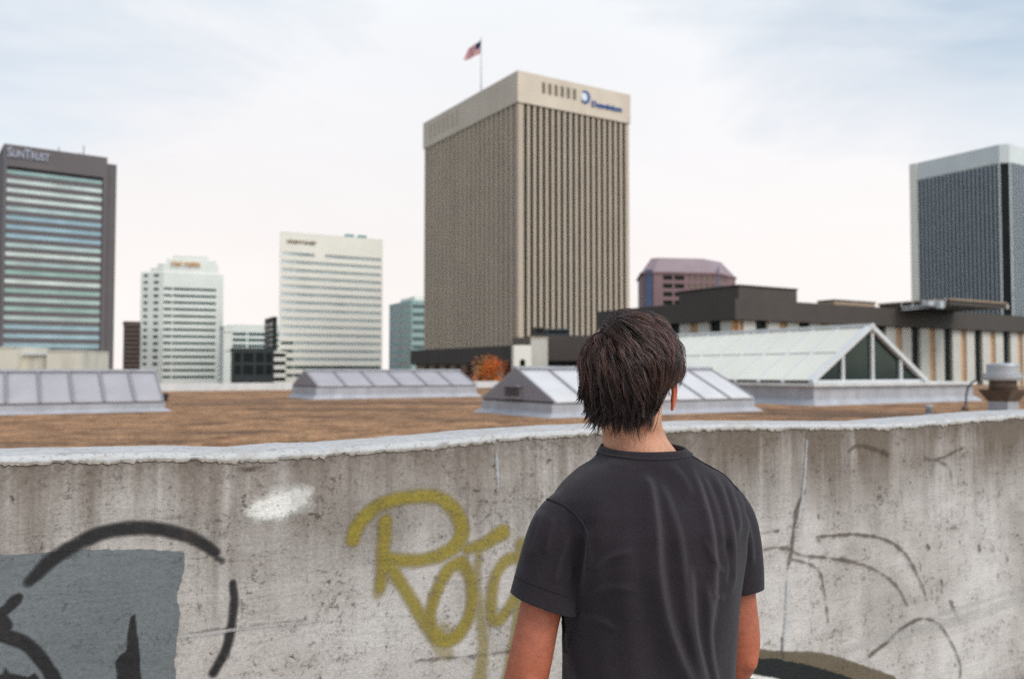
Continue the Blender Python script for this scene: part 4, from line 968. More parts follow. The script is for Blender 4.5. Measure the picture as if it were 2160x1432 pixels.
# dead vine stains, cracks, seams (parts of the wall surface)
vines = [([(1696, 1036), (1680, 1070), (1674, 1110), (1668, 1160), (1660, 1200)], [7, 8, 8, 7, 5], .9), ([(1580, 1128), (1640, 1118)], 5, .8), ([(1600, 1160), (1630, 1154), (1660, 1156), (1690, 1170), (1740, 1175), (1800, 1184), (1850, 1204), (1890, 1235), (1912, 1275)], [4, 5, 6, 6, 6, 6, 6, 5, 4], .85),
    ([(1664, 1178), (1700, 1186), (1726, 1204), (1736, 1240), (1742, 1280), (1746, 1312)], [5, 5, 6, 6, 5, 4], .85), ([(1722, 1130), (1760, 1128), (1800, 1126), (1850, 1132), (1890, 1150), (1920, 1184), (1944, 1236), (1954, 1264)], [4, 6, 6, 7, 7, 6, 6, 5], .9),
    ([(1834, 1380), (1870, 1352), (1900, 1325), (1940, 1304), (1975, 1312), (2000, 1344), (2024, 1400), (2022, 1440)], [10, 9, 8, 6, 5, 5, 5, 5], .8), ([(1976, 970), (2000, 986), (2006, 1010)], 5, .8), ([(1950, 965), (1976, 968), (2030, 944)], 6, .7), ([(1648, 1345), (1650, 1385)], 6, .9),
    ([(1790, 950), (1810, 938), (1850, 948), (1870, 956)], 8, .75), ([(1536, 1060), (1560, 1058)], 4, .6), ([(870, 1392), (920, 1388), (990, 1382), (1056, 1374), (1160, 1364)], [4, 5, 5, 6, 5], .8), ([(370, 1338), (520, 1318), (640, 1308)], [5, 4, 3], .6), ([(1984, 1222), (1988, 1238)], 6, 1), ([(2002, 1266), (2014, 1290), (2022, 1310)], [6, 5, 3], .9), ([(1862, 950), (1872, 958)], 10, .9), ([(1722, 1134), (1726, 1140)], 6, .9), ([(1954, 1150), (1958, 1154)], 6, .9), ([(2064, 1148), (2066, 1158)], 6, .9), ([(2122, 1168), (2124, 1180)], 4, .9),
    ([(500, 984), (522, 988), (560, 980), (640, 968)], [4, 6, 5, 4], 1), ([(1240, 1150), (1200, 1152)], 4, .6)]
paint('vine_stain', P_crack, vines, cell=.004, edge=.006, label='dark dried vine traces and cracks', wob=.007)
paint('seam', P_seam, [([(372, 1342), (420, 1336), (480, 1328), (600, 1314), (760, 1300), (860, 1292)], [7, 6, 5, 4, 3, 3], .9), ([(1780, 1372), (1830, 1354), (1920, 1330), (2040, 1300), (2200, 1240)], [8, 18, 20, 22, 24], .55), ([(1960, 1300), (2060, 1270), (2200, 1220)], [8, 10, 10], .6), ([(1700, 1240), (1900, 1290)], 3, .3), ([(1640, 1270), (1642, 1300)], 5, .3)], cell=.005, edge=.014, label='pale board marks')
paint('drip', P_drip, [([(1700, 930), (1696, 1000), (1690, 1050), (1682, 1100)], [5, 6, 7, 4], .8), ([(1660, 1220), (1656, 1300), (1650, 1370)], [6, 8, 6], .75), ([(1046, 955), (1048, 1000), (1050, 1026)], [5, 5, 3], .8), ([(470, 1260), (466, 1330)], [4, 3], .3)], cell=.004, edge=.006, label='pale lime drips')
# ------------------------------------------------------------------ the man seen from behind
from mathutils.bvhtree import BVHTree
PX, PY, TH_ = .245, 1.60, R(21)
MAN = empty('person', (PX, PY, 0), TH_, 'young man seen from behind in a faded charcoal T-shirt with dark swept hair', 'person')
PMX = Matrix.Translation((PX, PY, 0)) @ Matrix.Rotation(TH_, 4, 'Z'); PMI = PMX.inverted()
def loft(mb, rings, n=28, p=2.0):
    """rings: (cx, cy, cz, ax, ay) horizontal super-ellipses, or with a 6th entry: axis direction"""
    v = []
    for r in rings:
        c = Vector(r[:3]); a_, b_ = r[3], r[4]
        if len(r) > 5:
            ax = Vector(r[5]).normalized(); s1 = ax.cross(Vector((0, 1, 0)))
            if s1.length < .2: s1 = ax.cross(Vector((1, 0, 0)))
            s1.normalize(); s2 = ax.cross(s1).normalized()
        else: s1, s2 = Vector((1, 0, 0)), Vector((0, 1, 0))
        for k in range(n):
            t_ = 2 * math.pi * k / n; ct, st = math.cos(t_), math.sin(t_)
            e = 2 / p; v.append(c + s1 * (a_ * math.copysign(abs(ct) ** e, ct)) + s2 * (b_ * math.copysign(abs(st) ** e, st)))
    N = len(rings)
    f = [(i * n + k, i * n + (k + 1) % n, (i + 1) * n + (k + 1) % n, (i + 1) * n + k) for i in range(N - 1) for k in range(n)]
    f += [tuple(range(n))[::-1], tuple(range((N - 1) * n, N * n))]
    mb.add(v, f); return mb
def ball(mb, c, r, n=16, rot=None):
    c = Vector(c); r = r if hasattr(r, '__len__') else (r, r, r); v = []; M = n // 2
    for i in range(1, M):
        for k in range(n):
            a_ = math.pi * i / M; b_ = 2 * math.pi * k / n
            q = Vector((r[0] * math.sin(a_) * math.cos(b_), r[1] * math.sin(a_) * math.sin(b_), r[2] * math.cos(a_)))
            v.append(c + (rot @ q if rot else q))
    t_, bt = Vector((0, 0, r[2])), Vector((0, 0, -r[2])); 
    v += [c + (rot @ t_ if rot else t_), c + (rot @ bt if rot else bt)]; T_, B_ = len(v) - 2, len(v) - 1
    f = [((i) * n + k, (i + 1) * n + k, (i + 1) * n + (k + 1) % n, i * n + (k + 1) % n) for i in range(M - 2) for k in range(n)]
    f += [(T_, k, (k + 1) % n) for k in range(n)] + [(B_, (M - 2) * n + (k + 1) % n, (M - 2) * n + k) for k in range(n)]
    mb.add(v, f); return mb
def limb(mb, pts, rad, n=20):
    P = catmull([(*p, r) for p, r in zip(pts, rad)], 6)
    P = [(Vector(q[:3]), q[3]) for q in P]; rg = []
    for i, (p, r) in enumerate(P):
        d = (P[min(i + 1, len(P) - 1)][0] - P[max(i - 1, 0)][0]).normalized(); rg.append((*p, r, r, d))
    loft(mb, rg, n); ball(mb, P[0][0], rad[0] * .98); ball(mb, P[-1][0], rad[-1] * .98); return mb
def remesh(mb, voxel, smooth=6, fac=.5):
    me = bpy.data.meshes.new('tmp'); me.from_pydata(mb.v, [], mb.f); me.update()
    bm = bmesh.new(); bm.from_mesh(me); bmesh.ops.recalc_face_normals(bm, faces=bm.faces); bm.to_mesh(me); bm.free()
    o = bpy.data.objects.new('tmp', me); COL.objects.link(o)
    r = o.modifiers.new('r', 'REMESH'); r.mode = 'VOXEL'; r.voxel_size = voxel; r.use_smooth_shade = True
    if smooth: s = o.modifiers.new('s', 'SMOOTH'); s.factor = fac; s.iterations = smooth
    dg = bpy.context.evaluated_depsgraph_get(); out = bpy.data.meshes.new_from_object(o.evaluated_get(dg))
    bpy.data.objects.remove(o); return out
def link(name, me, m, parent=None, label=None):
    me.materials.clear(); me.materials.append(m); me.polygons.foreach_set('use_smooth', [True] * len(me.polygons))
    o = bpy.data.objects.new(name, me); COL.objects.link(o); o.parent = parent
    if label: o['label'] = label
    return o
# materials
m, t, bs = newmat('skin'); tc = t.node('ShaderNodeTexCoord').outputs['Object']; zc = t.node('ShaderNodeSeparateXYZ', ins={0: tc}).outputs[2]
base = t.mix(t.ramp(zc, [(.72, 1), (.86, 0)]), lin(216, 164, 132), lin(206, 138, 106))
sc_z = t.math('DIVIDE', zc, 1.8); base = t.mix(t.ramp(sc_z, [(.74, 1), (.82, 0)]), lin(204, 152, 122), lin(166, 98, 73))
c = t.mix(t.ramp(t.noise(tc, 14, 5, .65), [(.35, .0), (.7, .45)]), base, lin(186, 104, 80))
c = t.mix(.7, c, t.ramp(t.noise(tc, 55, 6, .75), [(.3, .68), (.7, 1.2)]), 'MULTIPLY')
c = t.mix(t.ramp(t.node('ShaderNodeTexVoronoi', ins={'Vector': tc, 'Scale': 42.0}).outputs['Distance'], [(.05, .55), (.1, 0)]), c, lin(140, 84, 62))
ear_red = t.node('ShaderNodeAttribute', attribute_name='red').outputs['Fac']
c = t.mix(t.math('MULTIPLY', ear_red, .65), c, lin(192, 98, 66))
t.l.new(c, bs.inputs['Base Color']); bs.inputs['Roughness'].default_value = .5; bs.inputs['Specular IOR Level'].default_value = .35
bs.inputs['Subsurface Weight'].default_value = .12; bs.inputs['Subsurface Radius'].default_value = (.012, .004, .002); bs.inputs['Subsurface Scale'].default_value = 1
b = t.node('ShaderNodeBump', ins={'Strength': .5, 'Distance': .002, 'Height': t.noise(tc, 170, 6, .7)}); t.l.new(b.outputs[0], bs.inputs['Normal'])
M_skin = m
m, t, bs = newmat('charcoal_jersey'); tc = t.node('ShaderNodeTexCoord').outputs['Object']
c = t.ramp(t.noise(tc, 5, 5, .6), [(.3, lin(38, 33, 37)), (.7, lin(49, 43, 47))])
c = t.mix(.6, c, t.ramp(t.noise(tc, 420, 3, .7), [(.3, .5), (.7, 1.5)]), 'MULTIPLY')
wear = t.node('ShaderNodeAttribute', attribute_name='wear').outputs['Fac']
c = t.mix(t.math('MULTIPLY', wear, .4), c, lin(112, 104, 108))
t.l.new(c, bs.inputs['Base Color']); bs.inputs['Roughness'].default_value = .95; bs.inputs['Specular IOR Level'].default_value = .12
bs.inputs['Sheen Weight'].default_value = .12; bs.inputs['Sheen Roughness'].default_value = .5
b = t.node('ShaderNodeBump', ins={'Strength': .6, 'Distance': .002, 'Height': t.noise(t.scaled(tc, (1, 1, .6)), 380, 4, .7)}); t.l.new(b.outputs[0], bs.inputs['Normal'])
M_shirt = m
M_seam = mat('charcoal_seam', lin(48, 45, 50), .95, .1, 60, spec=.1)
M_jean = mat('dark_denim', lin(44, 48, 58), .9, .15, 30, .3, 200)
M_shoe = mat('black_leather', lin(32, 30, 30), .5, .1, 20); M_sole = mat('white_rubber', lin(190, 188, 182), .7, .1, 20)

# ---- body: one continuous surface
HC = PMI @ Vector((uu(1328) * 1.6, 1.60, 1.658)); HY = -TH_ - R(8)           # head centre, yaw relative to the body
HM = Matrix.Translation(HC) @ Matrix.Rotation(HY, 4, 'Z'); hd = lambda x, y, z: HM @ Vector((x, y, z))
bd = MB()
ball(bd, hd(0, -.006, .008), (.075, .094, .098), 28, HM.to_3x3())                  # cranium
ball(bd, hd(0, .030, -.045), (.058, .066, .078), 24, HM.to_3x3())                  # face and jaw
ball(bd, hd(0, .066, -.104), (.024, .022, .018), 16, HM.to_3x3())                  # chin
ball(bd, hd(0, .094, -.022), (.009, .012, .026), 12, HM.to_3x3()); ball(bd, hd(0, .104, -.040), (.013, .012, .010), 12, HM.to_3x3())   # nose
for s in (-1, 1):
    ball(bd, hd(.030 * s, .076, .020), (.024, .014, .008), 12, HM.to_3x3()); ball(bd, hd(.040 * s, .066, -.032), (.020, .018, .016), 12, HM.to_3x3())
ball(bd, hd(0, .088, -.066), (.022, .010, .005), 12, HM.to_3x3()); ball(bd, hd(0, .086, -.076), (.018, .010, .006), 12, HM.to_3x3())  # lips
nb_ = PMI @ Vector((uu(1337) * 1.6, 1.60, 1.52))
loft(bd, [(nb_.x, nb_.y - .004, 1.465, .09, .068), (nb_.x + .014, nb_.y - .004, 1.512, .072, .066), (nb_.x + .009, nb_.y - .001, 1.528, .0655, .064), (nb_.x + .003, nb_.y + .002, 1.542, .060, .062), (nb_.x, nb_.y + .004, 1.558, .0575, .061), (*(hd(0, -.012, -.085)[:2]), 1.575, .057, .062), (*(hd(0, -.008, -.04)[:2]), 1.62, .058, .064)], 28)
body_r = [(0, -.005, .86, .150, .105), (0, 0, .95, .150, .105), (0, 0, 1.05, .130, .095), (0, -.01, 1.2, .138, .100), (0, -.015, 1.34, .160, .108), (0, -.018, 1.40, .165, .098), (0, -.016, 1.435, .145, .080), (-.004, -.012, 1.465, .105, .068), (-.01, -.008, 1.49, .080, .066)]
loft(bd, body_r, 32, 2.3)
ARM = {-1: [(-.160, -.018, 1.400), (-.190, -.012, 1.33), (-.212, -.006, 1.245), (-.236, -.006, 1.145), (-.238, .050, 1.045), (-.222, .110, .945)],
       1: [(.160, -.018, 1.398), (.184, -.012, 1.33), (.197, -.008, 1.245), (.204, -.004, 1.125), (.184, .060, 1.04), (.168, .125, .945)]}
AR = [.042, .0425, .0375, .0385, .036, .026]
for s in (-1, 1):
    limb(bd, ARM[s], AR); e = Vector(ARM[s][3]); ball(bd, e + Vector((.004 * s, -.020, -.004)), (.022, .024, .026))   # elbow
    ball(bd, e + Vector((.020 * s, -.006, .008)), (.018, .02, .02)); ball(bd, e + Vector((-.018 * s, -.004, .0)), (.018, .02, .02))
    w0 = Vector(ARM[s][5]); d = Vector((.01 * -s, .22, -.97)).normalized(); sd_ = Vector((0, .97, .22))     # hands hang beside the thighs, palms inward
    ball(bd, w0 + d * .055, (.016, .040, .052), 16)
    for k, (off, L_, rr) in enumerate(((.030, .070, .0085), (.011, .080, .0088), (-.009, .074, .0083), (-.028, .058, .0072))):
        b0 = w0 + d * .092 + sd_ * off; mid_ = b0 + d * L_ * .5 + sd_ * off * .12 + Vector((-s * .006, 0, 0)); e_ = b0 + d * L_ + sd_ * off * .1 + Vector((-s * .022, 0, .004))
        limb(bd, [b0 - d * .02, b0, mid_, e_], [rr * 1.05, rr * 1.02, rr, rr * .85], 10)
    tb_ = w0 + d * .03 + sd_ * .030; limb(bd, [tb_, tb_ + sd_ * .018 + d * .025 + Vector((-s * .008, 0, 0)), tb_ + sd_ * .026 + d * .062 + Vector((-s * .016, 0, 0))], [.012, .010, .008], 10)
    limb(bd, [(s * .085, -.005, .9), (s * .092, .0, .68), (s * .098, -.005, .48), (s * .102, -.02, .30), (s * .105, -.025, .09)], [.088, .074, .055, .050, .036], 20)
    loft(bd, [(s * .110, -.055, .05, .030, .03, (0, 1, -.1)), (s * .112, .02, .05, .036, .036, (0, 1, -.2)), (s * .118, .10, .035, .042, .022, (0, 1, -.1)), (s * .122, .16, .028, .032, .014, (0, 1, 0))], 16)
bme = remesh(bd, .0048, 5)
# reddish elbows; the ears' red paints in light shining through from behind
at_ = bme.attributes.new('red', 'FLOAT', 'POINT'); el_ = [Vector(ARM[s][3]) + Vector((0, -.02, 0)) for s in (-1, 1)]
at_.data.foreach_set('value', [max(0, 1 - min((v.co - e).length for e in el_) / .07) * .55 for v in bme.vertices])
BODY = link('body', bme, M_skin, MAN)
# ears
for s in (-1, 1):
    eb = MB(); K = 22; rim = []
    for k in range(K):
        a_ = 2 * math.pi * k / K; ry = .017 * math.cos(a_) * (1 + .25 * math.sin(a_)); rz = .031 * math.sin(a_); rim.append((ry, rz))
    vs = []
    for sc_e, ox in ((1, .0), (1.04, .004), (.92, .008), (.66, .002), (.3, -.001)):
        for ry, rz in rim: vs.append((s * (ox + .010 * (ry < 0) * abs(ry) / .017 + .012), ry * sc_e, rz * sc_e))
    fs = [(i * K + k, i * K + (k + 1) % K, (i + 1) * K + (k + 1) % K, (i + 1) * K + k) for i in range(4) for k in range(K)] + [tuple(range(4 * K, 5 * K)), tuple(range(K))[::-1]]
    eb.add(vs, fs); me = bpy.data.meshes.new('ear'); me.from_pydata(eb.v, [], eb.f); q = me.attributes.new('red', 'FLOAT', 'POINT'); q.data.foreach_set('value', [1.0] * len(me.vertices))
    o = link('ear', me, M_skin, BODY); o.matrix_local = HM @ Matrix.Translation((s * .064, -.004, -.030)) @ Matrix.Rotation(-.5 * s, 4, 'Z') @ Matrix.Rotation(-.12, 4, 'X')
    sm = o.modifiers.new('sub', 'SUBSURF'); sm.levels = 2; sm.render_levels = 2
    ey = MB(); ball(ey, (0, 0, 0), .0115, 16); o = ey.build('eye', mat('eye_white', lin(225, 220, 215), .2, .02, 5), BODY, True); o.location = hd(.030 * s, .077, .006)
    ir = MB(); ball(ir, (0, 0, 0), (.0055, .002, .0055), 12); o2 = ir.build('iris', mat('iris', lin(70, 50, 36), .2, .1, 50), o, True); o2.location = Matrix.Rotation(HY, 3, 'Z') @ Vector((0, .0105, 0))

# ---- trousers and shoes (below the picture, so that he stands on the deck)
tr = MB(); loft(tr, [(0, -.004, .80, .172, .124), (0, -.004, .90, .168, .122), (0, 0, .97, .160, .116), (0, 0, .985, .156, .112)], 28, 2.2)
for s in (-1, 1): limb(tr, [(s * .085, -.004, .86), (s * .093, 0, .68), (s * .100, -.004, .48), (s * .104, -.02, .28), (s * .106, -.022, .10)], [.098, .086, .070, .064, .060], 22)
link('trousers', remesh(tr, .009, 6), M_jean, MAN)
for s in (-1, 1):
    sh = MB(); loft(sh, [(s * .110, -.085, .065, .030, .030, (0, 1, 0)), (s * .110, -.05, .062, .042, .045, (0, 1, 0)), (s * .113, .03, .062, .046, .042, (0, 1, -.2)), (s * .12, .11, .045, .050, .032, (0, 1, -.2)), (s * .124, .18, .036, .042, .020, (0, 1, 0)), (s * .125, .205, .032, .02, .012, (0, 1, 0))], 18)
    so_ = link('shoe', remesh(sh, .007, 4), M_shoe, MAN)
    sl_ = MB(); pts = [(s * .110 + .044 * math.cos(a_) * (1.12 if math.sin(a_) > 0 else .9) + s * .006 * math.sin(a_), .055 + .155 * math.sin(a_)) for a_ in [2 * math.pi * k / 28 for k in range(28)]]
    sl_.prism(pts, 0.0, .026); sl_.build('sole', M_sole, so_)

# ---- T-shirt
sh = MB()
rings = [(.0, .0, .88, .168, .122), (.0, .0, .95, .168, .120), (.006, -.002, 1.05, .162, .118), (.008, -.006, 1.15, .163, .122), (.008, -.012, 1.25, .166, .128), (.002, -.018, 1.33, .182, .132), (-.002, -.020, 1.39, .190, .128), (-.003, -.020, 1.425, .189, .118), (-.003, -.018, 1.448, .180, .106), (-.002, -.016, 1.466, .166, .096), (-.002, -.014, 1.480, .150, .088), (-.006, -.011, 1.494, .124, .082), (.0, -.009, 1.508, .099, .077), (nb_.x + .014, nb_.y - .006, 1.524, .077, .074), (nb_.x + .015, nb_.y - .002, 1.540, .068, .070), (nb_.x + .015, nb_.y, 1.57, .064, .070)]
loft(sh, rings, 48, 2.35)
SLV = {-1: ([(-.146, -.018, 1.412), (-.174, -.014, 1.382), (-.196, -.008, 1.31), (-.211, -.006, 1.245), (-.222, -.004, 1.185)], [.058, .060, .060, .061, .062]),
       1: ([(.150, -.018, 1.412), (.176, -.014, 1.372), (.194, -.010, 1.30), (.199, -.008, 1.235), (.202, -.006, 1.185)], [.056, .057, .053, .051, .051])}
for s in (-1, 1): limb(sh, *SLV[s], 24)
sme = remesh(sh, .0036, 8)
bm = bmesh.new(); bm.from_mesh(sme)
def cut(bm, co, no, test):
    fs = [f_ for f_ in bm.faces if test(f_.calc_center_median())]
    gm = list({e for f_ in fs for e in f_.edges}) + fs + list({v_ for f_ in fs for v_ in f_.verts})
    bmesh.ops.bisect_plane(bm, geom=gm, dist=1e-5, plane_co=co, plane_no=no, clear_outer=True)
def outside(c_):
    zs_ = [r[2] for r in rings]; g_ = lambda k: float(np.interp(c_.z, zs_, [r[k] for r in rings]))
    return abs((c_.x - g_(0)) / g_(3)) ** 2.35 + abs((c_.y - g_(1)) / g_(4)) ** 2.35 > 1.06
def px2l(x, y, Y): return PMI @ at(x, y, Y)
# left cuff slopes down towards the body, right cuff nearly level
cut(bm, Vector((-.212, -.005, 1.264)), Vector((-.36, .05, -1)).normalized(), lambda c_: c_.x < -.120 and c_.z < 1.31 and outside(c_))
cut(bm, Vector((.199, -.008, 1.250)), Vector((.10, -.06, -1)).normalized(), lambda c_: c_.x > .13 and c_.z < 1.29 and outside(c_))
cut(bm, Vector((0, 0, .905)), Vector((0, 0, -1)), lambda c_: c_.z < .95)
cut(bm, Vector((nb_.x, nb_.y - .066, 1.524)), Vector((.0, -.05, 1)).normalized(), lambda c_: c_.z > 1.44)
bm.to_mesh(sme); bm.free()
# the cloth of the body carries on behind the sleeves
sb = MB(); loft(sb, [(r[0], r[1], r[2], r[3] - .003, r[4] - .003) for r in rings[:7]], 48, 2.35); tb2 = remesh(sb, .005, 8)
bm = bmesh.new(); bm.from_mesh(sme); bm.from_mesh(tb2)
bmesh.ops.delete(bm, geom=[f_ for f_ in bm.faces if f_.calc_center_median().z < .906], context='FACES'); bm.to_mesh(sme); bm.free()
co = np.empty(len(sme.vertices) * 3); sme.vertices.foreach_get('co', co); co = co.reshape(-1, 3)
no = np.empty(len(sme.vertices) * 3); sme.vertices.foreach_get('normal', no); no = no.reshape(-1, 3)
M4 = np.array(PMX); wco = co @ M4[:3, :3].T + M4[:3, 3]
dY = wco[:, 1]; rel = wco - np.array([0, 0, EYE])
yc = rel[:, 1] * CP + rel[:, 2] * SP; zc_ = -rel[:, 1] * SP + rel[:, 2] * CP
sx, sy = CX + F * rel[:, 0] / yc, CY - F * zc_ / yc
back = np.clip((-(no @ M4[:3, :3].T)[:, 1] - .05) * 3, 0, 1)
disp = np.zeros(len(co)); wear_ = np.zeros(len(co))
# drape: (path in photograph pixels, rise mm, width right px, width left px, wear)
FOLDS = [([(1352, 992), (1372, 1030), (1384, 1110), (1390, 1200), (1404, 1290), (1428, 1370), (1458, 1440)], 8.5, 15, 40, .55),
         ([(1384, 1000), (1408, 1060), (1430, 1130), (1440, 1210), (1452, 1320), (1476, 1440)], 6.0, 13, 22, .25),
         ([(1455, 970), (1478, 1040), (1496, 1110), (1504, 1190), (1502, 1270), (1500, 1340)], 5.5, 10, 20, .55),
         ([(1456, 1180), (1460, 1260), (1466, 1340), (1490, 1440)], 4.0, 9, 18, .45), ([(1488, 1215), (1494, 1300), (1500, 1380), (1512, 1440)], 4.0, 8, 14, .6),
         ([(1500, 985), (1524, 1050), (1540, 1120), (1545, 1200), (1540, 1260)], 5.5, 9, 16, .35), ([(1530, 1010), (1552, 1070), (1562, 1130)], 4.0, 8, 12, .3), ([(1478, 990), (1512, 1080), (1524, 1160)], 3.0, 8, 12, .3),
         ([(1196, 1320), (1205, 1380), (1220, 1440)], 4.5, 10, 20, .45), ([(1270, 1000), (1262, 1090), (1256, 1180), (1262, 1300), (1280, 1440)], 3.2, 34, 34, .0), ([(1320, 1110), (1318, 1220), (1326, 1330), (1340, 1440)], 4.5, 40, 45, .0),
         ([(1150, 1070), (1132, 1130), (1112, 1190)], 3.5, 16, 30, .15), ([(1236, 1120), (1222, 1180), (1212, 1240)], -6.0, 16, 16, .0), ([(1240, 1110), (1244, 1190), (1232, 1260)], 4.0, 10, 14, .1),
         ([(1530, 1130), (1540, 1190), (1538, 1240)], -5.0, 9, 9, 0), ([(1572, 1080), (1584, 1140), (1588, 1200)], 2.5, 7, 9, .2), ([(1246, 1205), (1288, 1172), (1340, 1158)], 3.0, 9, 12, .1), ([(1240, 1250), (1290, 1236), (1350, 1240)], 2.6, 9, 12, .05), ([(1222, 1290), (1262, 1300), (1310, 1330)], 2.6, 9, 12, .1), ([(1530, 1210), (1500, 1180), (1480, 1130)], 2.5, 8, 8, .1), ([(1528, 1260), (1490, 1250)], 2.2, 7, 8, .1), ([(1170, 1085), (1160, 1130), (1152, 1180)], 2.4, 9, 12, .1), ([(1205, 1120), (1180, 1190), (1170, 1240)], 2.6, 10, 12, .1), ([(1340, 985), (1300, 980), (1280, 975)], 1.5, 12, 12, 0), ([(1405, 975), (1440, 1010), (1462, 1060)], 3.5, 10, 20, .1)]
for path, hgt_, wr, wl_, wr_ in FOLDS:
    P_ = np.array(catmull(path, 10)); best = np.full(len(co), 1e9); sg = np.zeros(len(co)); tt = np.zeros(len(co))
    for i in range(len(P_) - 1):
        a_, b_ = P_[i], P_[i + 1]; d = b_ - a_; u_ = np.clip(((sx - a_[0]) * d[0] + (sy - a_[1]) * d[1]) / (d @ d), 0, 1)
        ex_, ey_ = sx - a_[0] - u_ * d[0], sy - a_[1] - u_ * d[1]; dist = np.hypot(ex_, ey_); k_ = dist < best
        best = np.where(k_, dist, best); sg = np.where(k_, np.sign(ex_ * d[1] - ey_ * d[0]), sg); tt = np.where(k_, (i + u_) / (len(P_) - 1), tt)
    wdt = np.where(sg > 0, wr, wl_) * .8; q = best / wdt; env = np.clip(tt * 5, 0, 1) * np.where(path[-1][1] >= 1430, 1, np.clip((1 - tt) * 4, 0, 1)); env = env * env * (3 - 2 * env)
    disp += np.exp(-q ** 2 * 1.2) * hgt_ * .0015 * env * back; wear_ = np.maximum(wear_, np.exp(-(best / 4.2) ** 2) * wr_ * env * back)
rip = np.array([mnoise.noise((x * 7, y * 7, z * 2.2)) * .0045 + mnoise.noise((x * 22 + 5, y * 22, z * 5)) * .0014 + mnoise.noise((x * 26, y * 26 + 3, z * 4.5)) * .0018 for x, y, z in co])
low = np.clip((1.50 - co[:, 2]) * 8, 0, 1)
co = co + no * (disp + rip * low)[:, None]
sme.vertices.foreach_set('co', co.ravel()); sme.update()
q = sme.attributes.new('wear', 'FLOAT', 'POINT'); q.data.foreach_set('value', wear_.astype(np.float32))
SHIRT = link('t_shirt', sme, M_shirt, MAN)
sd2 = SHIRT.modifiers.new('thickness', 'SOLIDIFY'); sd2.thickness = .0018; sd2.offset = -1
# seams laid on the cloth, and the ribbed collar
bvh = BVHTree.FromPolygons([tuple(v) for v in co], [tuple(p.vertices) for p in sme.polygons])
def on_shirt(x, y, lift=.0006):
    o_ = PMI @ Vector((0, 0, EYE)); d_ = (PMI.to_3x3() @ ray(x, y)).normalized(); h_ = bvh.ray_cast(o_, d_)
    return h_[0] + h_[1].normalized() * lift * (1 if h_[1].dot(d_) < 0 else -1) if h_[0] else None
def seam(path, rad, n=40):
    P_ = catmull(path, 10); pts = [q for q in (on_shirt(*p) for p in P_) if q]
    runs = [[]]
    for p in pts:
        if runs[-1] and (p - runs[-1][-1]).length > .05: runs.append([])
        runs[-1].append(p)
    for r_ in runs:
        if len(r_) > 3:
            sm_ = [r_[0]] + [(r_[i - 1] + r_[i] * 2 + r_[i + 1]) / 4 for i in range(1, len(r_) - 1)] + [r_[-1]]
            MB().tube(sm_, rad, 6).build('seam', M_seam, SHIRT, True)
seam([(1142, 1050), (1172, 1058), (1205, 1076), (1232, 1108), (1243, 1150), (1240, 1200)], .0016)
seam([(1276, 952), (1232, 972), (1190, 998), (1162, 1022), (1147, 1046)], .0013)
seam([(1448, 958), (1490, 980), (1530, 1004), (1556, 1034)], .0013)
seam([(1086, 1216), (1120, 1230), (1160, 1245), (1200, 1260)], .0007)
# collar: follows the cut edge of the neck opening
bm = bmesh.new(); bm.from_mesh(sme); be = [e for e in bm.edges if e.is_boundary and e.verts[0].co.z > 1.44]
adj = {}
for e in be:
    for v_ in e.verts: adj.setdefault(v_.index, []).append(e.other_vert(v_).index)
bm.verts.ensure_lookup_table(); st_ = be[0].verts[0].index; loop = [st_]; prev_ = None
while True:
    nx_ = [k for k in adj[loop[-1]] if k != prev_ and (k != st_ or len(loop) > 5)]
    if not nx_: break
    prev_ = loop[-1]
    if nx_[0] == st_: break
    loop.append(nx_[0])
    if len(loop) > 5000: break
LP = [Vector(bm.verts[i].co) for i in loop]; bm.free()
for _ in range(6): LP = [(LP[i - 1] + LP[i] * 2 + LP[(i + 1) % len(LP)]) / 4 for i in range(len(LP))]
cen = sum(LP, Vector()) / len(LP)
cv, cf = [], []; n_ = len(LP)
for i, p in enumerate(LP):
    rad_ = Vector((p.x - cen.x, p.y - cen.y, 0)).normalized(); row = []; q_ = p.copy()
    wob_ = .0005 * mnoise.noise((i * .11, 2, 3))
    inn_ = p - rad_ * .0022; row.append(inn_ - Vector((0, 0, .008))); row.append(inn_ + Vector((0, 0, .0022))); row.append(p + Vector((0, 0, .0034)) + rad_ * .0012)
    for k, (st_, lf_) in enumerate(((.0035, .0026), (.0035, .0024), (.003, .0020), (.0012, .0028), (.0012, .0030), (.0010, -.0008))):
        h_ = bvh.find_nearest(q_ + rad_ * st_ * .8 - Vector((0, 0, st_ * .8))); nn_ = h_[1] if h_[1].dot(rad_ + Vector((0, 0, .6))) > 0 else -h_[1]
        q_ = h_[0]; row.append(q_ + nn_ * (lf_ + wob_))
    cv += row; NP = len(row)
for i in range(n_):
    for k in range(NP - 1): cf.append((i * NP + k, i * NP + k + 1, ((i + 1) % n_) * NP + k + 1, ((i + 1) % n_) * NP + k))
MB().add(cv, cf).build('collar', M_shirt, SHIRT, True)

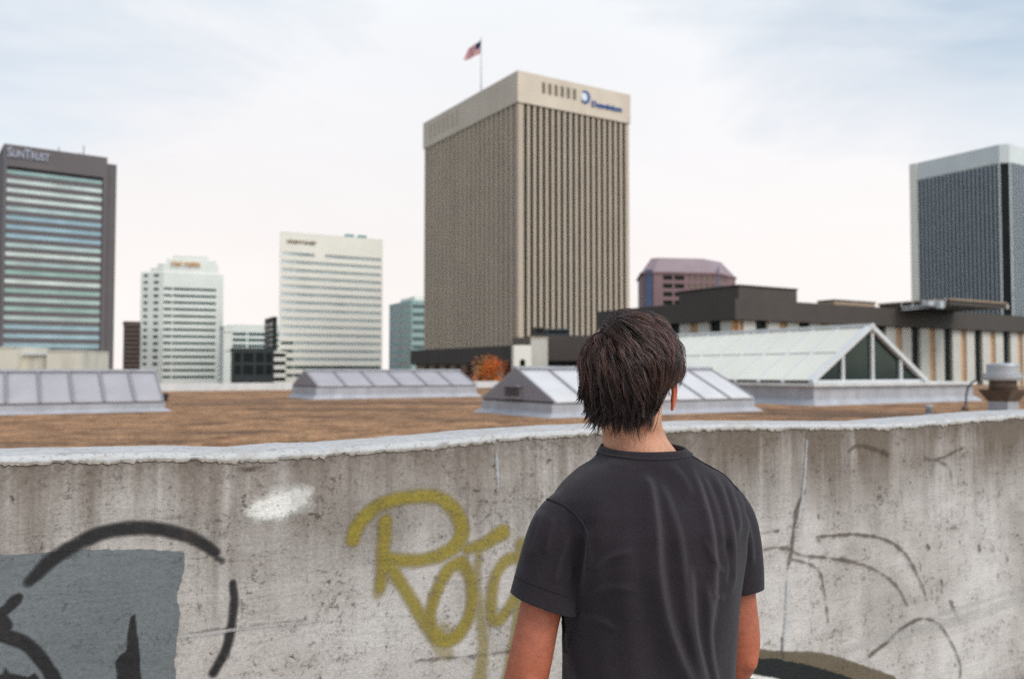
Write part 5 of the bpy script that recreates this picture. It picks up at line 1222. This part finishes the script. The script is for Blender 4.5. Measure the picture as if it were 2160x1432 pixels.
# ---- hair: layered tapering strands over a dark cap
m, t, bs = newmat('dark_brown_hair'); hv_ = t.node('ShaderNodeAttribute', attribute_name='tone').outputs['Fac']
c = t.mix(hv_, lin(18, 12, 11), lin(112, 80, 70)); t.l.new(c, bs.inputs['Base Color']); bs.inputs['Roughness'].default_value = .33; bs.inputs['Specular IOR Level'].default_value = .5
bs.inputs['Anisotropic'].default_value = .4
M_hair = m
SR = np.array([.0775, .0965, .1005]); SCn = np.array([0, -.006, .008]); rg = np.random.default_rng(5)
whorl = np.array([-.34, -.42, .84]); whorl /= np.linalg.norm(whorl)
def field(n_, W=whorl):
    T_ = n_ - W * (n_ @ W); tn = T_ - 0; d0 = n_ - W; d0 = d0 - n_ * (d0 @ n_)
    sw = np.cross(W, n_); close = math.exp(-((1 - n_ @ W) / .10)); d0 = d0 / (np.linalg.norm(d0) + 1e-6) * (1 - close) + sw * .25 + np.array([.75, -.5, .1]) * close * 1.2
    if n_[0] > .25: d0 = d0 + np.array([-.1, -1.1, 0]) * min(1, (n_[0] - .25) * 2.2)
    elif n_[0] < -.35: d0 = d0 + np.array([0, -.5, 0]) * min(1, (-n_[0] - .35) * 2)
    d0 = d0 - n_ * (d0 @ n_) + 1e-6
    return d0 / np.linalg.norm(d0)
def grow_strand(root_n, L_, lift, K, flick, wav, ph):
    p = SCn + SR * root_n; d = field(root_n); d = d + root_n * .35; d /= np.linalg.norm(d); ds = L_ / K; out_ = [p.copy()]
    for k in range(K):
        tpar = (k + 1) / K; sh_ = SR + lift * min(1, tpar * 3.2 + .12) * ((1 - .85 * min(1, max(0, (.040 - p[2]) / .05))) if p[0] > .03 else 1)
        q = (p - SCn) / sh_; fl = np.linalg.norm(q); nn = (q / sh_); nn /= np.linalg.norm(nn)
        un = q / max(fl, 1e-6)
        tang = field(un) if un @ whorl < .985 else d
        zrel = p[2]
        grav = np.array([0, 0, -1.0])
        wg = .30 if zrel > .03 else (.55 if zrel > -.05 else .75)
        d = d * .62 + tang * .26 * (1 if zrel > -.03 else .25) + grav * wg * .38
        if zrel < -.045: d += np.array([0, .25, 0]) * (1 - tpar) * .25          # follows the nape inwards
        if zrel < -.042: d += np.array([-p[0] * (5.2 if p[0] > 0 else 3.0), 0, 0]) * (1 if tpar < .85 else .2)
        d += flick * max(0, tpar - .62) * 1.3
        d += np.array([math.sin(ph + k * .95), math.cos(ph * 1.7 + k * .8) * .6, math.sin(ph * 2.3 + k * .7) * .3]) * wav
        inn = d @ nn
        if fl < 1.0: d = d - nn * min(inn, 0) + nn * (1 - fl) * 2.2
        elif zrel > -.05 and inn > -.2: d = d - nn * (fl - 1) * 2.6
        d /= np.linalg.norm(d); p = p + d * ds
        # keep off the neck
        if p[2] < -.055:
            r_ = math.hypot(p[0], p[1] + .014); rm = .0615 + lift * .5
            if r_ < rm: p[0] *= rm / r_; p[1] = (p[1] + .014) * rm / r_ - .014
        out_.append(p.copy())
    return np.array(out_)
def rnd_scalp():
    while True:
        v = rg.normal(size=3); v /= np.linalg.norm(v); x, y, z = SCn + SR * v
        if y > .058 and z < .062: continue                         # face
        if z < -.064: continue
        if abs(x) > .052 and z < -.030 and y > -.046: continue     # round the ears
        if abs(x) > .045 and z < .004 and y > .010: continue
        if x > .045 and z < -.004 and y > -.052: continue
        return v
K = 11; clumps = []
for i in range(950):
    v = rnd_scalp(); z = SCn[2] + SR[2] * v[2]; x = v[0] * SR[0]; y = v[1] * SR[1]
    top_ = z > .05
    L_ = rg.uniform(.075, .105) if top_ else (rg.uniform(.060, .085) if z > -.03 else rg.uniform(.016, .046))
    if x > .040 and z < .05: L_ = min(L_, .022 + max(0, z + .012) * .75 + max(0, -y) * .30)
    elif x < -.055 and y > -.03: L_ *= .72
    lift = (rg.uniform(.010, .021) if z > -.01 else rg.uniform(.006, .014))
    if x > .0 and z > .03: lift *= 1.25
    if z < -.03: lift *= .6
    fk = np.array([rg.normal(-.05, .50), rg.normal(-.16, .22), rg.normal(.05, .14)])
    if x > .035 and z < .05: fk += np.array([-.10, -.9, .1])
    if x < -.045: fk += np.array([-.30, -.10, .05]) if z < .0 else np.array([.12, 0, -.05])
    fk = fk * (.9 if z < .03 else .35)
    clumps.append((v, L_, lift, fk, rg.uniform(0, 6.28), rg.uniform(.25, .95)))
CV = np.array([c_[0] for c_ in clumps]); guides = [grow_strand(c_[0], c_[1], c_[2], K, c_[3], .19, c_[4]) for c_ in clumps]
HV, HF, HT = [], [], []
def add_strand(P_, rad, tone):
    base_i = len(HV); N_ = len(P_)
    for k in range(N_):
        tg = P_[min(k + 1, N_ - 1)] - P_[max(k - 1, 0)]; tg = tg / (np.linalg.norm(tg) + 1e-9)
        o_ = P_[k] - SCn; s1 = np.cross(tg, o_); s1 /= np.linalg.norm(s1) + 1e-9; s2 = np.cross(s1, tg)
        tp = k / (N_ - 1); rr = rad * (1 if tp < .55 else max(.06, (1 - (tp - .55) / .45)))
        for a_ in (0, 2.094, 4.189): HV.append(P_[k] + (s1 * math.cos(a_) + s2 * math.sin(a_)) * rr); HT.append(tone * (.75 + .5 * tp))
    for k in range(N_ - 1):
        for j in range(3): HF.append((base_i + k * 3 + j, base_i + k * 3 + (j + 1) % 3, base_i + (k + 1) * 3 + (j + 1) % 3, base_i + (k + 1) * 3 + j))
for i in range(12500):
    v = rnd_scalp()
    if 700 <= i < 1250: v = np.array([-1, rg.uniform(-.5, .12), rg.uniform(-.12, .45)]); v /= np.linalg.norm(v)
    if i < 700: v = whorl + rg.normal(0, .16, 3); v /= np.linalg.norm(v)
    ci = int(np.argmax(CV @ v)); c_ = clumps[ci]; G = guides[ci]
    L_ = c_[1] * rg.uniform(.8, 1.12); lift = max(.003 if not 700 <= i < 1250 else .012, c_[2] * rg.uniform(.45, 1.08))
    P_ = grow_strand(v, L_, lift, K, c_[3] + rg.normal(0, .10, 3), .19, c_[4] + rg.normal(0, .3))
    k_ = np.linspace(0, 1, K + 1)[:, None] ** 1.1 * (rg.uniform(.62, .98) if v[2] > -.3 else rg.uniform(.45, .93))
    P_ = P_ * (1 - k_) + (G + rg.normal(0, .0011, 3)) * k_
    # nothing hangs over the right ear
    lim = -.014 + rg.normal(0, .004); q_ = [k for k in range(K + 1) if P_[k][0] > .050 + rg.normal(0, .002) and P_[k][2] < lim and P_[k][1] > -.055]
    if q_:
        if q_[0] < 3: continue
        P_ = P_[:q_[0] + 1]
    add_strand(P_, rg.uniform(.00028, .00052), c_[5] ** 2 * rg.uniform(.5, 1.3) * (1.2 if v[2] > .25 else .32))  # upper strands paler: highlights put into the tone
# a few thicker locks lying on top, highlights painted into their paler tone
for i in range(420):
    v = rnd_scalp()
    if v[2] < -.1: continue
    ci = int(np.argmax(CV @ v)); c_ = clumps[ci]; P_ = grow_strand(v, c_[1] * rg.uniform(.8, 1.1), c_[2] * 1.12, K, c_[3], .11, c_[4])
    q_ = [k for k in range(K + 1) if P_[k][0] > .050 and P_[k][2] < -.012 and P_[k][1] > -.055]
    if q_: continue
    k_ = np.linspace(0, 1, K + 1)[:, None] * rg.uniform(.3, .9); P_ = P_ * (1 - k_) + guides[ci] * k_
    o_ = P_ - SCn; P_ = P_ + o_ / np.linalg.norm(o_, axis=1)[:, None] * .0012
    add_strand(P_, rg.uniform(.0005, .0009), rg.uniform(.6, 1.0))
# loose curled locks along the left edge and the nape
for i in range(95):
    az = rg.uniform(math.pi * .98, math.pi * 1.62) if i < 75 else rg.uniform(math.pi * 1.0, math.pi * 1.22)      # from the left side round to the back
    zb = rg.uniform(-.068, -.030) if az > math.pi * 1.15 else rg.uniform(-.055, .012)
    hr_ = math.sqrt(max(.05, 1 - ((zb - SCn[2]) / SR[2]) ** 2)); p0 = SCn + np.array([math.cos(az) * (SR[0] * hr_ + .012), math.sin(az) * (SR[1] * hr_ + .010), zb - SCn[2]])
    od = np.array([math.cos(az), math.sin(az), 0]); td = np.array([-od[1], od[0], 0]); L_ = rg.uniform(.026, .050); fa = rg.uniform(-.004, .020); fb = rg.normal(0, .010); cu_ = rg.uniform(.0, .012)
    ring = []
    for k in range(K + 1):
        s_ = k / K; ring.append(p0 + np.array([0, 0, -1]) * L_ * (s_ - cu_ * 14 * max(0, s_ - .7) ** 2) + od * (fa * s_ ** 2 - .016 * s_ * (1 - s_) * (zb < -.03)) + td * (fb * math.sin(s_ * 2.4)))
    ring = np.array(ring)
    for j in range(11):
        of = rg.normal(0, .0030, 3); add_strand(ring + of[None, :] * (1 - np.linspace(0, 1, K + 1)[:, None] ** 1.1 * .93), rg.uniform(.00028, .00050), rg.uniform(.05, .35))
# stray locks standing off the left side and the nape
for i in range(150):
    v = rnd_scalp()
    if i < 60:
        a_ = rg.uniform(-.75, -.05); v = np.array([-1, rg.uniform(-.75, -.2), a_]); v /= np.linalg.norm(v)
    P_ = grow_strand(v, rg.uniform(.05, .08), rg.uniform(.012, .022), K, np.array([rg.uniform(-.9, .15), rg.uniform(-.4, .1), rg.uniform(-.2, .35)]) * (1 if i < 60 else .4), .06, rg.uniform(0, 6))
    add_strand(P_, rg.uniform(.0004, .0007), rg.uniform(.1, .6))
me = bpy.data.meshes.new('hair'); me.from_pydata([tuple(v) for v in HV], [], HF); q = me.attributes.new('tone', 'FLOAT', 'POINT'); q.data.foreach_set('value', np.clip(HT, 0, 1).astype(np.float32))
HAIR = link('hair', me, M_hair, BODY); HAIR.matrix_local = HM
# the dark under-layer
cp_ = MB(); ball(cp_, (0, 0, 0), 1, 40); bmc = bmesh.new(); mc = bpy.data.meshes.new('hair_cap'); mc.from_pydata(cp_.v, [], cp_.f); bmc.from_mesh(mc)
def bad(v):
    x, y, z = SCn + SR * np.array(v)
    return (y > .060 and z < .064) or z < -.070 or (abs(x) > .050 and z < -.032 and y > -.044) or (abs(x) > .045 and z < .002 and y > .012) or (x > .045 and z < -.006 and y > -.05)
bmesh.ops.delete(bmc, geom=[v for v in bmc.verts if bad(v.co)], context='VERTS')
for v in bmc.verts: v.co = Vector(SCn + (SR + .0055) * np.array(v.co))
bmc.to_mesh(mc); bmc.free(); o = link('hair_cap', mc, mat('hair_root', lin(22, 17, 16), .9, .1, 30, spec=.05), BODY); o.matrix_local = HM; sm = o.modifiers.new('t', 'SOLIDIFY'); sm.thickness = .003; sm.offset = -1
